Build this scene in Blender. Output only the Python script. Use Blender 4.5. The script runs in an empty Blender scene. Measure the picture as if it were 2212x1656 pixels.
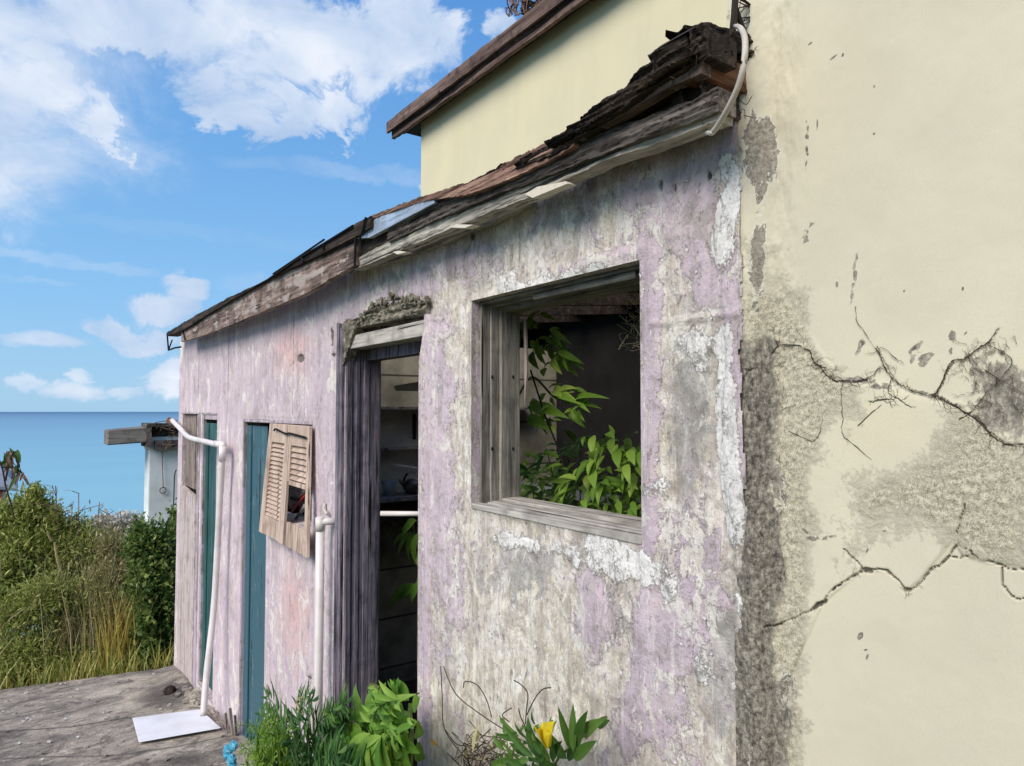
import bpy, math, random
import numpy as np
from mathutils import Vector
random.seed(7); rs=np.random.RandomState(7)
scn=bpy.context.scene; COL=scn.collection
# ------------------------------------------------------------------ camera
SW,SH,FL=2212,1656,1500.
YAW=math.atan((1106-40)/FL); PIT=math.atan(61/FL)
_c,_s=math.cos(YAW),math.sin(YAW); _cp,_sp=math.cos(PIT),math.sin(PIT)
EYE=np.array([0,-1.3,2.5]); VD=np.array([-_c*_cp,_s*_cp,_sp]); RD=np.array([_s,_c,0.]); UD=np.cross(RD,VD)
cam=bpy.data.objects.new('camera',bpy.data.cameras.new('camera')); COL.objects.link(cam); scn.camera=cam
cam.location=EYE; cam.rotation_euler=Vector(-VD).to_track_quat('Z','Y').to_euler()
cam.data.sensor_width=36; cam.data.lens=36*FL/SW; cam.data.clip_start=.02; cam.data.clip_end=60000
def ray(u,v): return VD*FL+RD*(u-SW/2)+UD*(SH/2-v)
def P(u,v,y=0.):                 # a pixel's point on a plane parallel to the facade
    d=ray(u,v); return EYE+d*((y-EYE[1])/d[1])
def PX(u,v,x0):                  # ... on a plane square to the facade
    d=ray(u,v); return EYE+d*((x0-EYE[0])/d[0])
SL=.107
def gz(x,y=0): return SL*(x+7.5)
def PG(u,v,h=0.):                # ... on the sloping terrace
    d=ray(u,v); t=(SL*(EYE[0]+7.5)+h-EYE[2])/(d[2]-SL*d[0]); return EYE+d*t
def PJ(x,y,z):
    q=np.stack(np.broadcast_arrays(x-EYE[0],y-EYE[1],z-EYE[2]),-1); w=q@VD
    w=np.where(w>.05,w,.05)
    return SW/2+FL*(q@RD)/w, SH/2-FL*(q@UD)/w
# ------------------------------------------------------------------ light
SUN_EL,SUN_AZ=math.radians(40),math.radians(-72)      # azimuth of the direction towards the sun, from +x
sd=Vector((math.cos(SUN_EL)*math.cos(SUN_AZ),math.cos(SUN_EL)*math.sin(SUN_AZ),math.sin(SUN_EL)))
sun=bpy.data.objects.new('sun',bpy.data.lights.new('sun','SUN')); COL.objects.link(sun)
sun.rotation_euler=sd.to_track_quat('Z','Y').to_euler(); sun.data.energy=2.85; sun.data.angle=math.radians(40); sun.data.color=(1,.92,.82)
scn.view_settings.view_transform='Standard'; scn.view_settings.look='None'; scn.view_settings.gamma=1
scn.view_settings.exposure=.6
try:
    scn.cycles.max_bounces=6; scn.cycles.diffuse_bounces=3; scn.cycles.transparent_max_bounces=6
except Exception: pass
# ------------------------------------------------------------------ node helper
def lin(r,g,b): return tuple(((c/255)/12.92 if c/255<=.04045 else ((c/255+.055)/1.055)**2.4) for c in (r,g,b))+(1,)
class N:
    def __init__(s,nt): s.nt=nt
    def n(s,t,**k):
        o=s.nt.nodes.new(t)
        for a,b in k.items(): setattr(o,a,b)
        return o
    def put(s,i,v):
        if v is None: return
        if isinstance(v,bpy.types.NodeSocket): s.nt.links.new(v,i)
        else: i.default_value=v
    def co(s,k='Object'): return s.n('ShaderNodeTexCoord').outputs[k]
    def map(s,v,sc=(1,1,1),rot=(0,0,0),loc=(0,0,0)):
        m=s.n('ShaderNodeMapping'); s.put(m.inputs[0],v); m.inputs[1].default_value=loc; m.inputs[2].default_value=rot; m.inputs[3].default_value=sc; return m.outputs[0]
    def noise(s,v,sc=5,det=5,ro=.55,dis=0,col=False):
        m=s.n('ShaderNodeTexNoise'); s.put(m.inputs['Vector'],v); m.inputs['Scale'].default_value=sc; m.inputs['Detail'].default_value=det
        m.inputs['Roughness'].default_value=ro; m.inputs['Distortion'].default_value=dis; return m.outputs[1 if col else 0]
    def vor(s,v,sc=5,feat='F1',out=0,rnd=1):
        m=s.n('ShaderNodeTexVoronoi',feature=feat); s.put(m.inputs['Vector'],v); m.inputs['Scale'].default_value=sc; m.inputs['Randomness'].default_value=rnd; return m.outputs[out]
    def m(s,op,a,b=None,c=None,clamp=False):
        m=s.n('ShaderNodeMath',operation=op,use_clamp=clamp); s.put(m.inputs[0],a); s.put(m.inputs[1],b); s.put(m.inputs[2],c); return m.outputs[0]
    def vm(s,op,a,b=None,out=0):
        m=s.n('ShaderNodeVectorMath',operation=op); s.put(m.inputs[0],a)
        if b is not None: s.put(m.inputs[3 if op=='SCALE' else 1],b)
        return m.outputs[out]
    def rng(s,v,a,b,c=0,d=1,sm=False):
        m=s.n('ShaderNodeMapRange',interpolation_type='SMOOTHSTEP' if sm else 'LINEAR'); s.put(m.inputs[0],v)
        for i,x in enumerate((a,b,c,d)): s.put(m.inputs[i+1],x)
        return m.outputs[0]
    def mix(s,f,a,b,bt='MIX'):
        m=s.n('ShaderNodeMix',data_type='RGBA',blend_type=bt); s.put(m.inputs[0],f); s.put(m.inputs[6],a); s.put(m.inputs[7],b); return m.outputs[2]
    def ramp(s,f,stops):
        m=s.n('ShaderNodeValToRGB'); e=m.color_ramp.elements
        while len(e)<len(stops): e.new(.5)
        for i,(p,c) in enumerate(stops): e[i].position=p; e[i].color=c
        s.put(m.inputs[0],f); return m.outputs[0]
    def at(s,name): return s.n('ShaderNodeAttribute',attribute_name=name).outputs['Fac']
    def bump(s,h,st=.5,d=.01,nrm=None):
        m=s.n('ShaderNodeBump'); m.inputs['Strength'].default_value=st; m.inputs['Distance'].default_value=d; s.put(m.inputs['Height'],h); s.put(m.inputs['Normal'],nrm); return m.outputs[0]
MATS={}
def mat(name,fn,rough=.85,**kw):
    if name in MATS: return MATS[name]
    m=bpy.data.materials.new(name); m.use_nodes=True; nt=m.node_tree; nd=N(nt); b=nt.nodes['Principled BSDF']
    b.inputs['Roughness'].default_value=rough; b.inputs['Specular IOR Level'].default_value=kw.get('spec',.25)
    if 'metal' in kw: b.inputs['Metallic'].default_value=kw['metal']
    r=fn(nd)
    if isinstance(r,tuple) and len(r)==2 and isinstance(r[0],bpy.types.NodeSocket): nd.put(b.inputs['Base Color'],r[0]); nd.put(b.inputs['Normal'],r[1])
    else: nd.put(b.inputs['Base Color'],r)
    if kw.get('trans'):
        t=nd.n('ShaderNodeBsdfTranslucent'); ms=nd.n('ShaderNodeMixShader'); ms.inputs[0].default_value=kw['trans']
        nd.put(t.inputs[0],r[0] if isinstance(r,tuple) else r); nt.links.new(b.outputs[0],ms.inputs[1]); nt.links.new(t.outputs[0],ms.inputs[2])
        nt.links.new(ms.outputs[0],nt.nodes['Material Output'].inputs[0])
    MATS[name]=m; return m
# ------------------------------------------------------------------ sky
w=bpy.data.worlds.new('World'); scn.world=w; w.use_nodes=True; W_=N(w.node_tree); bg=w.node_tree.nodes['Background']
def sky():
    g=W_.co('Generated')
    st=W_.n('ShaderNodeTexSky',sky_type='NISHITA'); st.sun_disc=False; st.sun_elevation=SUN_EL; st.sun_rotation=math.pi/2-SUN_AZ
    st.air_density=1; st.dust_density=.6; st.ozone_density=2
    sx=W_.n('ShaderNodeSeparateXYZ'); W_.put(sx.inputs[0],g)
    el=W_.m('ARCSINE',sx.outputs[2])
    az=W_.m('ARCTAN2',sx.outputs[1],W_.m('MULTIPLY',sx.outputs[0],-1))      # 0 towards -x, the sea
    grad=W_.ramp(W_.rng(el,0,.9),[(0,lin(156,200,232)),(.18,lin(132,188,236)),(.42,lin(106,166,226)),(.7,lin(76,138,212)),(1,lin(60,115,196))])
    base=W_.mix(.86,W_.vm('SCALE',st.outputs[0],.1),grad)
    wn=W_.noise(W_.map(g,(1,1,1.4)),7,12,.66,.5,True)
    wv=W_.vm('SCALE',W_.vm('SUBTRACT',wn,(.5,.5,.5)),1.0)
    sw=W_.n('ShaderNodeSeparateXYZ'); W_.put(sw.inputs[0],wv)
    azw=W_.m('ADD',az,W_.m('MULTIPLY',sw.outputs[0],.30)); elw=W_.m('ADD',el,W_.m('MULTIPLY',sw.outputs[1],.24))
    def ae(u,v):
        d=ray(u,v); d=d/np.linalg.norm(d); return math.atan2(d[1],-d[0]),math.asin(d[2])
    tot=None
    B=[(330,60,330,120,1),(640,70,300,150,1),(860,120,130,150,1),(560,240,190,60,.95),(720,250,130,60,.95),(60,170,170,100,.85),(30,40,260,110,.8),(470,110,260,130,.8),(940,150,70,70,.6),
       (180,285,90,60,.85),(215,250,60,50,.7),(60,312,70,25,.5),(1060,60,40,30,.8),(345,650,75,40,.95),(385,605,50,42,.9),(300,718,100,40,.95),(240,708,55,24,.7),
       (100,742,110,22,.7),(370,825,80,45,.95),(395,790,50,40,.8),(165,848,80,24,.7),(65,832,60,22,.55),(265,847,50,18,.6),(175,818,34,16,.6),
       (760,375,330,24,.3),(150,562,330,16,.32),(60,605,140,12,.25),(450,505,380,22,.2),(560,610,140,26,.28),(912,400,22,30,.6),
       (1700,-500,700,300,.9),(2700,200,500,300,.8),(-900,-100,500,300,.9),(900,-900,800,260,.9)]
    for u,v,a,b,k in B:
        A,E=ae(u,v); A2,_=ae(u+20,v); _,E2=ae(u,v-20)
        ra=abs(A2-A)/20*a+1e-4; re=abs(E2-E)/20*b+1e-4
        if u>1300 or u<-300 or v<-300: ra=max(ra,.5); re=max(re,.25)
        big=min(a,b)>=50
        f=1.0 if big else .45
        aa=W_.m('ADD',az,W_.m('MULTIPLY',sw.outputs[0],.30*f)); ee=W_.m('ADD',el,W_.m('MULTIPLY',sw.outputs[1],.24*f*(1 if b>26 else .6)))
        dx=W_.m('DIVIDE',W_.m('SUBTRACT',aa,A),ra); dy=W_.m('DIVIDE',W_.m('SUBTRACT',ee,E),re)
        q=W_.m('ADD',W_.m('MULTIPLY',dx,dx),W_.m('MULTIPLY',dy,dy))
        q=W_.m('MULTIPLY',W_.rng(q,1.25,.15,0,1,True),k)
        tot=q if tot is None else W_.m('MAXIMUM',tot,q)
    fn=W_.noise(W_.map(g,(1,1,1.5)),16,8,.6,.2)
    dens=W_.m('MULTIPLY',tot,W_.rng(fn,.25,.5,.5,1),clamp=True)
    dens=W_.rng(dens,.04,.9,0,.95,True)
    sh=W_.noise(W_.map(g,(1,1,1.7),loc=(.3,.1,.06)),6.5,6,.55,.3)
    ccol=W_.ramp(sh,[(.34,lin(172,194,224)),(.5,lin(200,214,234)),(.68,lin(230,235,244))])
    c=W_.mix(dens,base,ccol)
    W_.put(bg.inputs[0],W_.mix(1.0,c,(.74,.74,.74,1),'MULTIPLY')); bg.inputs[1].default_value=1.0
sky()
# ------------------------------------------------------------------ object helpers
def link(me,name,m,parent=None,smooth=False):
    o=bpy.data.objects.new(name,me); COL.objects.link(o)
    for x in (m if isinstance(m,(list,tuple)) else [m]): me.materials.append(x)
    if smooth: me.shade_smooth()
    if parent is not None: 
        o.parent=parent
        wl=Vector((0,0,0)); p=parent
        while p: wl+=p.location; p=p.parent
        o.location=-wl
    return o
def tag(o,label,cat,group=None):
    o['label']=label; o['category']=cat
    if group: o['group']=group
    return o
def thing(name,loc,label,cat,group=None):
    o=bpy.data.objects.new(name,None); COL.objects.link(o); o.location=tuple(float(a) for a in loc); o.empty_display_size=.05
    return tag(o,label,cat,group)
class MB:
    def __init__(s): s.v=[];s.f=[];s.k=0
    def add(s,v,f,mi=None):
        s.v.append(np.asarray(v,float)); s.f+= [tuple(i+s.k for i in q) for q in f]; s.k+=len(v); return s
    def box(s,a,b,jit=0):
        x0,y0,z0=a;x1,y1,z1=b
        v=np.array([(x,y,z) for z in(z0,z1) for y in(y0,y1) for x in(x0,x1)],float)
        if jit: v+=rs.uniform(-jit,jit,v.shape)
        return s.add(v,[(0,2,3,1),(4,5,7,6),(0,1,5,4),(2,6,7,3),(0,4,6,2),(1,3,7,5)])
    def quadbox(s,c4,n,th):      # four corners, thickness along n
        c=np.array(c4,float); n=np.array(n,float)*th
        return s.add(np.vstack([c,c+n]),[(0,1,2,3),(7,6,5,4),(0,4,5,1),(1,5,6,2),(2,6,7,3),(3,7,4,0)])
    def tube(s,pts,r,k=7,cap=True):
        pts=np.asarray(pts,float); n=len(pts); r=np.full(n,r) if np.isscalar(r) else np.asarray(r,float)
        V=[];up=np.array([.13,.2,.97])
        for i in range(n):
            t=pts[min(i+1,n-1)]-pts[max(i-1,0)]; t/=np.linalg.norm(t)+1e-9
            a=np.cross(t,up); 
            if np.linalg.norm(a)<.05: a=np.cross(t,(1,0,0))
            a/=np.linalg.norm(a); b=np.cross(t,a); 
            for j in range(k):
                q=2*math.pi*j/k; V.append(pts[i]+r[i]*(a*math.cos(q)+b*math.sin(q)))
        Fs=[(i*k+j,i*k+(j+1)%k,(i+1)*k+(j+1)%k,(i+1)*k+j) for i in range(n-1) for j in range(k)]
        if cap: Fs+=[tuple(range(k))[::-1],tuple((n-1)*k+j for j in range(k))]
        return s.add(V,Fs)
    def build(s,name,m,parent=None,smooth=False,bev=0):
        me=bpy.data.meshes.new(name); me.from_pydata(np.vstack(s.v).tolist(),[],s.f); me.update()
        o=link(me,name,m,parent,smooth)
        if bev:
            b=o.modifiers.new('b','BEVEL'); b.width=bev; b.segments=2; b.limit_method='ANGLE'
        return o
def smoothpts(p,n=6):
    p=np.asarray(p,float); out=[]
    for i in range(len(p)-1):
        p0=p[max(i-1,0)];p1=p[i];p2=p[i+1];p3=p[min(i+2,len(p)-1)]
        for t in np.linspace(0,1,n,endpoint=False):
            out.append(.5*((2*p1)+(-p0+p2)*t+(2*p0-5*p1+4*p2-p3)*t*t+(-p0+3*p1-3*p2+p3)*t**3))
    out.append(p[-1]); return np.array(out)
# numpy gradient noise
_perm=rs.permutation(256); _perm=np.concatenate([_perm,_perm]); _ga=rs.uniform(0,2*math.pi,256)
def perlin(x,y):
    xi=np.floor(x).astype(int); yi=np.floor(y).astype(int); xf=x-xi; yf=y-yi
    u=xf*xf*xf*(xf*(xf*6-15)+10); v=yf*yf*yf*(yf*(yf*6-15)+10)
    def g(ix,iy,dx,dy):
        h=_ga[_perm[_perm[ix&255]+(iy&255)]]; return np.cos(h)*dx+np.sin(h)*dy
    a=g(xi,yi,xf,yf);b=g(xi+1,yi,xf-1,yf);c=g(xi,yi+1,xf,yf-1);d=g(xi+1,yi+1,xf-1,yf-1)
    return (a+(b-a)*u)*(1-v)+(c+(d-c)*u)*v
def fbm(x,y,sc,o=5,g=.55,off=0):
    t=0;a=1.;n=0
    for i in range(o):
        t=t+a*perlin(x*sc+off+i*17.3,y*sc-off*1.7+i*5.1); n+=a; a*=g; sc*=2.03
    return t/n*1.6
def blob(u,v,cx,cy,rx,ry,rot=0):
    c,s=math.cos(math.radians(rot)),math.sin(math.radians(rot)); a=((u-cx)*c+(v-cy)*s)/rx; b=(-(u-cx)*s+(v-cy)*c)/ry
    return np.clip(1.15-np.sqrt(a*a+b*b),-1,1)
def sstep(a,b,x):
    t=np.clip((x-a)/(b-a),0,1); return t*t*(3-2*t)
def segdist(u,v,poly):
    D=np.full(u.shape,1e9)
    for (x0,y0),(x1,y1) in zip(poly[:-1],poly[1:]):
        dx,dy=x1-x0,y1-y0; t=np.clip(((u-x0)*dx+(v-y0)*dy)/(dx*dx+dy*dy+1e-9),0,1)
        D=np.minimum(D,np.hypot(u-x0-t*dx,v-y0-t*dy))
    return D
def gridmesh(name,A,B,pos,disp,attrs,m,parent,hole=None):
    """sheet over the two coordinate lists A,B; pos(a,b,d)->xyz; attributes as point floats"""
    na,nb=len(A),len(B); a,b=np.meshgrid(A,B,indexing='ij')
    co=pos(a,b,disp); idx=np.arange(na*nb).reshape(na,nb)
    q=np.stack([idx[:-1,:-1],idx[1:,:-1],idx[1:,1:],idx[:-1,1:]],-1)
    ca=(a[:-1,:-1]+a[1:,1:])/2; cb=(b[:-1,:-1]+b[1:,1:])/2
    if hole is not None: q=q[~hole(ca,cb)]
    q=q.reshape(-1,4)
    me=bpy.data.meshes.new(name); me.vertices.add(na*nb); me.vertices.foreach_set('co',co.reshape(-1).astype(np.float32))
    me.loops.add(q.size); me.loops.foreach_set('vertex_index',q.reshape(-1).astype(np.int32))
    me.polygons.add(len(q)); me.polygons.foreach_set('loop_start',np.arange(0,q.size,4,dtype=np.int32))
    try: me.polygons.foreach_set('loop_total',np.full(len(q),4,dtype=np.int32))
    except Exception: pass
    me.update(calc_edges=True); me.validate()
    for k,val in attrs.items():
        at=me.attributes.new(k,'FLOAT','POINT'); at.data.foreach_set('value',np.ascontiguousarray(val,dtype=np.float32).reshape(-1))
    return link(me,name,m,parent,True)
def lines(*segs):
    """coordinate list from (start,end,step) pieces"""
    out=[]
    for a,b,st in segs:
        n=max(1,int(round(abs(b-a)/st))); out+=list(np.linspace(a,b,n,endpoint=False))
    out.append(segs[-1][1]); return np.array(out)
# ------------------------------------------------------------------ materials
def wood(name,c1,c2,c3,ax='x',gs=60,rough=.85,paint=None,pa=.5,bs=.5):
    def f(d):
        o=d.co(); st=.06
        sc={'x':(st,1,1),'z':(1,1,st),'y':(1,st,1)}[ax]
        v=d.map(o,sc); a=d.noise(v,gs,6,.65,.4); b=d.noise(v,gs*.25,3,.5,.5); c=d.noise(o,9,5,.6)
        col=d.ramp(d.m('ADD',d.m('MULTIPLY',a,.6),d.m('MULTIPLY',b,.4)),[(.36,c1),(.5,c2),(.66,c3)])
        col=d.mix(d.rng(c,.5,.75),col,c1)
        h=d.m('ADD',a,d.m('MULTIPLY',b,.6))
        cr=d.rng(d.noise(d.map(o,{'x':(st*.5,1,1),'z':(1,1,st*.5),'y':(1,st*.5,1)}[ax],loc=(3,1,2)),gs*.6,3,.5),.34,.38)
        col=d.mix(cr,(c1[0]*.25,c1[1]*.25,c1[2]*.25,1),col); h=d.m('ADD',h,d.m('MULTIPLY',cr,.8))
        if paint:
            pm=d.rng(d.m('ADD',d.m('MULTIPLY',d.noise(v,gs*.3,5,.6),.5),d.m('MULTIPLY',d.noise(o,7,6,.65),.5)),pa-.015,pa+.015)
            col=d.mix(pm,col,d.mix(d.noise(o,30,4),paint,(paint[0]*.75,paint[1]*.75,paint[2]*.78,1))); h=d.m('ADD',h,d.m('MULTIPLY',pm,.7))
        return col,d.bump(h,bs,.004)
    return mat(name,f,rough)
M_brown=wood('brown_board',lin(58,48,44),lin(128,108,98),lin(168,148,134),'x',70,paint=lin(172,158,148),pa=.53)
M_roofw=wood('weathered_beam',lin(42,37,34),lin(92,84,78),lin(146,138,128),'x',80,bs=.9)
M_pale=wood('pale_beam',lin(110,106,98),lin(168,162,150),lin(196,190,176),'x',60)
M_darkw=wood('dark_board',lin(24,20,18),lin(58,48,42),lin(104,88,76),'x',90,bs=1)
M_rust=wood('rusty_board',lin(66,48,42),lin(134,104,90),lin(176,146,126),'x',60)
M_orange=wood('raw_timber',lin(60,40,32),lin(112,76,56),lin(146,106,80),'y',60)
M_wv=wood('grey_jamb',lin(86,82,76),lin(138,132,122),lin(178,172,158),'z',90,bs=.7)
M_wvd=wood('dark_jamb',lin(60,56,62),lin(112,104,114),lin(154,144,152),'z',110,bs=1)
M_wx=wood('grey_head',lin(66,62,56),lin(118,112,102),lin(158,152,140),'x',90,bs=.8)
M_wxp=wood('pale_sill',lin(120,114,108),lin(172,166,156),lin(200,194,184),'x',80,bs=.5)
M_lav=wood('lavender_board',lin(120,110,106),lin(160,150,146),lin(188,180,174),'z',70,paint=lin(196,180,190),pa=.5)
M_panel=wood('grey_plank',lin(92,80,74),lin(142,128,120),lin(178,164,154),'z',80)
M_panel2=wood('pale_plank',lin(140,126,116),lin(186,172,164),lin(206,194,188),'z',60,paint=lin(202,188,186),pa=.52)
M_teal=wood('teal_board',lin(50,66,72),lin(76,104,114),lin(106,134,142),'z',40,.6,paint=lin(66,102,112),pa=.44,bs=.4)
M_tealg=wood('green_teal_board',lin(40,70,68),lin(58,98,96),lin(84,124,122),'z',30,.6,bs=.3)
M_shut=wood('shutter_wood',lin(150,126,112),lin(190,168,150),lin(212,192,174),'z',50,.7,bs=.25)
M_greyb=wood('grey_scrap',lin(96,92,92),lin(140,134,134),lin(170,164,162),'x',60)
def plain(name,c,rough=.6,var=.15,sc=12,bs=.15,**k):
    def f(d):
        o=d.co(); a=d.noise(o,sc,6,.65); b=d.noise(o,sc*8,4,.6)
        c2=(c[0]*(1-var*2),c[1]*(1-var*2.1),c[2]*(1-var*2.3),1)
        return d.mix(d.rng(a,.4,.7),c,c2),d.bump(d.m('ADD',a,b),bs,.003)
    return mat(name,f,rough,**k)
M_pvc=plain('pvc_pipe',lin(224,216,212),.45,.12,5,.08,spec=.45)
M_pvcd=plain('aged_pvc',lin(196,188,176),.5,.18,9,.08,spec=.4)
M_tar=wood('tar_debris',lin(22,19,17),lin(52,44,38),lin(96,80,68),'x',70,.95,bs=1)
M_black=plain('dark_hole',lin(26,24,24),.95,.2,20,.3)
M_root=plain('dry_root',lin(74,60,50),.9,.2,60,.3)
M_rootd=plain('dark_root',lin(52,44,38),.9,.2,60,.3)
M_sheet=plain('pale_sheet_metal',lin(176,190,206),.35,.2,8,.1,metal=.35,spec=.6)
M_white=plain('white_board',lin(230,231,236),.55,.10,3.5,.08)
M_roomshade=plain('room_shade_plaster',lin(26,25,24),.95,.3,3,.5)  # darkness of the room put into the colour of its back walls
M_inner=plain('interior_plaster',lin(118,114,106),.9,.22,3,.5)
M_soil=plain('soil',lin(92,78,64),.95,.25,5,1)
M_cyan=plain('cyan_plastic',lin(70,160,190),.4,.2,20,.2,spec=.5)
M_post=plain('white_render',lin(232,238,238),.8,.1,3,.3)
M_red=plain('red_wall',lin(168,84,78),.8,.2,1,.2)
M_roofm=plain('far_roof',lin(150,160,168),.6,.15,1,.2)
M_kettle=plain('enamel',lin(120,112,104),.3,.3,20,.1,metal=.6,spec=.5)
M_cloth=plain('grey_white_plastic',lin(196,192,184),.6,.15,20,.2)
# --- facade paint
def facade(d):
    o=d.co(); paint,white,grey,pink,dark=[d.at(k) for k in('paint','white','grey','pink','dark')]
    st=d.map(o,(1,1,.3)); n1=d.noise(o,9,12,.68,.6); n2=d.noise(d.map(o,(1,1,.5)),26,12,.72,.5); n3=d.noise(o,120,9,.75); n4=d.noise(o,3.5,6,.6); n5=d.noise(d.map(o,(1,1,.1)),24,8,.66)
    g=d.noise(o,380,4,.7); nb=d.noise(d.map(o,(1,1,.6),loc=(4,1,8)),18,12,.74,.7); nc=d.noise(d.map(o,(1,1,.35),loc=(9,1,3)),34,10,.74,.4)
    S=lambda x,k:d.m('MULTIPLY',d.m('SUBTRACT',x,.5),k)
    A=lambda *q:q[0] if len(q)==1 else d.m('ADD',q[0],A(*q[1:]))
    # render coats under the paint
    pl=d.ramp(A(d.m('MULTIPLY',n1,.35),d.m('MULTIPLY',nb,.4),d.m('MULTIPLY',n3,.25)),[(.38,lin(152,140,126)),(.45,lin(200,188,168)),(.51,lin(222,211,190)),(.58,lin(240,232,216))])
    pl=d.mix(d.rng(nc,.52,.56,0,.55),pl,lin(148,142,130)); pl=d.mix(d.rng(nc,.47,.44,0,.55),pl,lin(194,184,186)); pl=d.mix(d.rng(nb,.545,.57,0,.75),pl,lin(238,234,224))
    bg=d.noise(d.map(o,(1,1,.55),loc=(1,3,6)),5.5,12,.7,.9); pl=d.mix(d.rng(bg,.53,.56,0,.6),pl,lin(170,160,146)); pl=d.mix(d.rng(bg,.44,.41,0,.6),pl,lin(240,234,216))
    dr=d.m('MULTIPLY',d.rng(d.noise(d.map(o,(1,1,.07),loc=(1,8,2)),34,8,.7,.25),.53,.6),d.rng(d.noise(d.map(o,loc=(2,2,7)),4,3),.42,.58)); pl=d.mix(d.m('MULTIPLY',dr,.6),pl,lin(128,118,106))
    gm=d.rng(A(grey,S(n1,1.6),S(n2,1.2)),-.02,.08)
    pl=d.mix(d.m('MULTIPLY',gm,.85),pl,d.ramp(nb,[(.38,lin(122,118,112)),(.5,lin(158,155,148)),(.6,lin(196,192,182))]))
    # paint coat
    lv=d.mix(d.rng(n4,.4,.62),lin(190,170,182),lin(210,190,196)); lv=d.mix(d.rng(n5,.45,.62,0,.3),lv,lin(184,168,170))
    lv=d.mix(d.rng(d.noise(d.map(o,(1,1,.1),loc=(3,3,3)),40,9,.7),.5,.66,0,.3),lv,lin(228,218,222)); lv=d.mix(d.rng(n3,.52,.7,0,.4),lv,lin(164,150,156))
    lv=d.mix(d.rng(A(pink,S(n1,1.3),S(n2,.8)),0,.7,0,.6),lv,lin(222,168,156))
    e=A(paint,S(n3,.6),S(n2,2.0),S(n1,2.8))
    pm=d.m('MULTIPLY',d.rng(e,-.02,.03),d.rng(nb,.36,.5,.6,1)); soft=d.rng(e,-.6,-.02,.0,.36)
    col=d.mix(d.m('MAXIMUM',pm,soft),pl,lv)
    # undercoat showing along the broken edges of the paint
    eb=d.m('MULTIPLY',d.m('MULTIPLY',d.rng(e,-.16,-.05),d.rng(e,.02,-.03)),d.rng(nc,.46,.54)); col=d.mix(d.m('MULTIPLY',eb,.8),col,lin(232,226,216))
    pb=d.noise(d.map(o,(1,1,.7),loc=(7,7,7)),7,14,.74,1.0); col=d.mix(d.rng(pb,.56,.57,0,.75),col,lin(228,222,210)); col=d.mix(d.rng(pb,.445,.435,0,.5),col,lin(146,136,126)); col=d.mix(d.rng(d.m('ABSOLUTE',d.m('SUBTRACT',pb,.56)),0,.006,.4,0),col,lin(104,94,88))
    e2=A(white,S(n1,1.6),S(n2,1.0),S(n3,1.0))
    wm=d.rng(e2,-.02,.04)
    fl=d.rng(d.noise(d.map(o,(1,1,.4),loc=(5,2,1)),48,12,.78,.6),.585,.61,0,.9)
    wt=d.mix(d.rng(n3,.35,.6),lin(208,204,198),lin(246,242,236)); wt=d.mix(d.rng(nb,.44,.4),wt,lin(168,164,160))
    col=d.mix(d.m('MAXIMUM',wm,fl),col,wt)
    fd=d.rng(d.noise(d.map(o,(1,1,.45),loc=(1,7,1)),60,12,.78,.6),.405,.385,0,.65)
    col=d.mix(fd,col,lin(112,102,94))
    ed=d.rng(d.m('ABSOLUTE',d.m('ADD',e,.02)),.0,.045,.5,0); col=d.mix(ed,col,lin(108,98,92))
    ed2=d.rng(d.m('ABSOLUTE',d.m('ADD',e2,.03)),.0,.05,.55,0); col=d.mix(ed2,col,lin(100,92,88))
    dm=d.rng(A(dark,S(n2,1.6),S(n3,1.8)),-.1,.3)
    col=d.mix(d.m('MULTIPLY',dm,.9),col,d.mix(n3,lin(38,34,32),lin(104,96,88)))
    col=d.mix(d.rng(g,.32,.55,.18,0),col,lin(104,98,92)); col=d.mix(d.rng(g,.55,.72,0,.18),col,lin(232,228,220))
    h=A(d.m('MULTIPLY',pm,.7),d.m('MULTIPLY',wm,.6),d.m('MULTIPLY',n3,1.2),d.m('MULTIPLY',n2,1.0),d.m('MULTIPLY',g,.4),d.m('MULTIPLY',fl,.4))
    h=d.m('SUBTRACT',h,d.m('ADD',d.m('MULTIPLY',dm,.5),d.m('MULTIPLY',fd,.4)))
    vs=d.noise(d.map(o,(1,1,.05),loc=(6,1,2)),28,9,.72,.2); vm_=d.noise(d.map(o,loc=(8,2,7)),3,4); col=d.mix(d.m('MULTIPLY',d.rng(vs,.52,.62),d.rng(vm_,.4,.6,.05,.45)),col,lin(140,130,122)); col=d.mix(d.m('MULTIPLY',d.rng(vs,.46,.38),d.rng(vm_,.6,.4,.08,.5)),col,lin(232,226,214))
    col=d.vm('SCALE',d.mix(.06,col,lin(206,200,188)),1.17)
    return col,d.bump(h,.85,.006)
M_fac=mat('peeling_paint',facade,.9)
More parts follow.
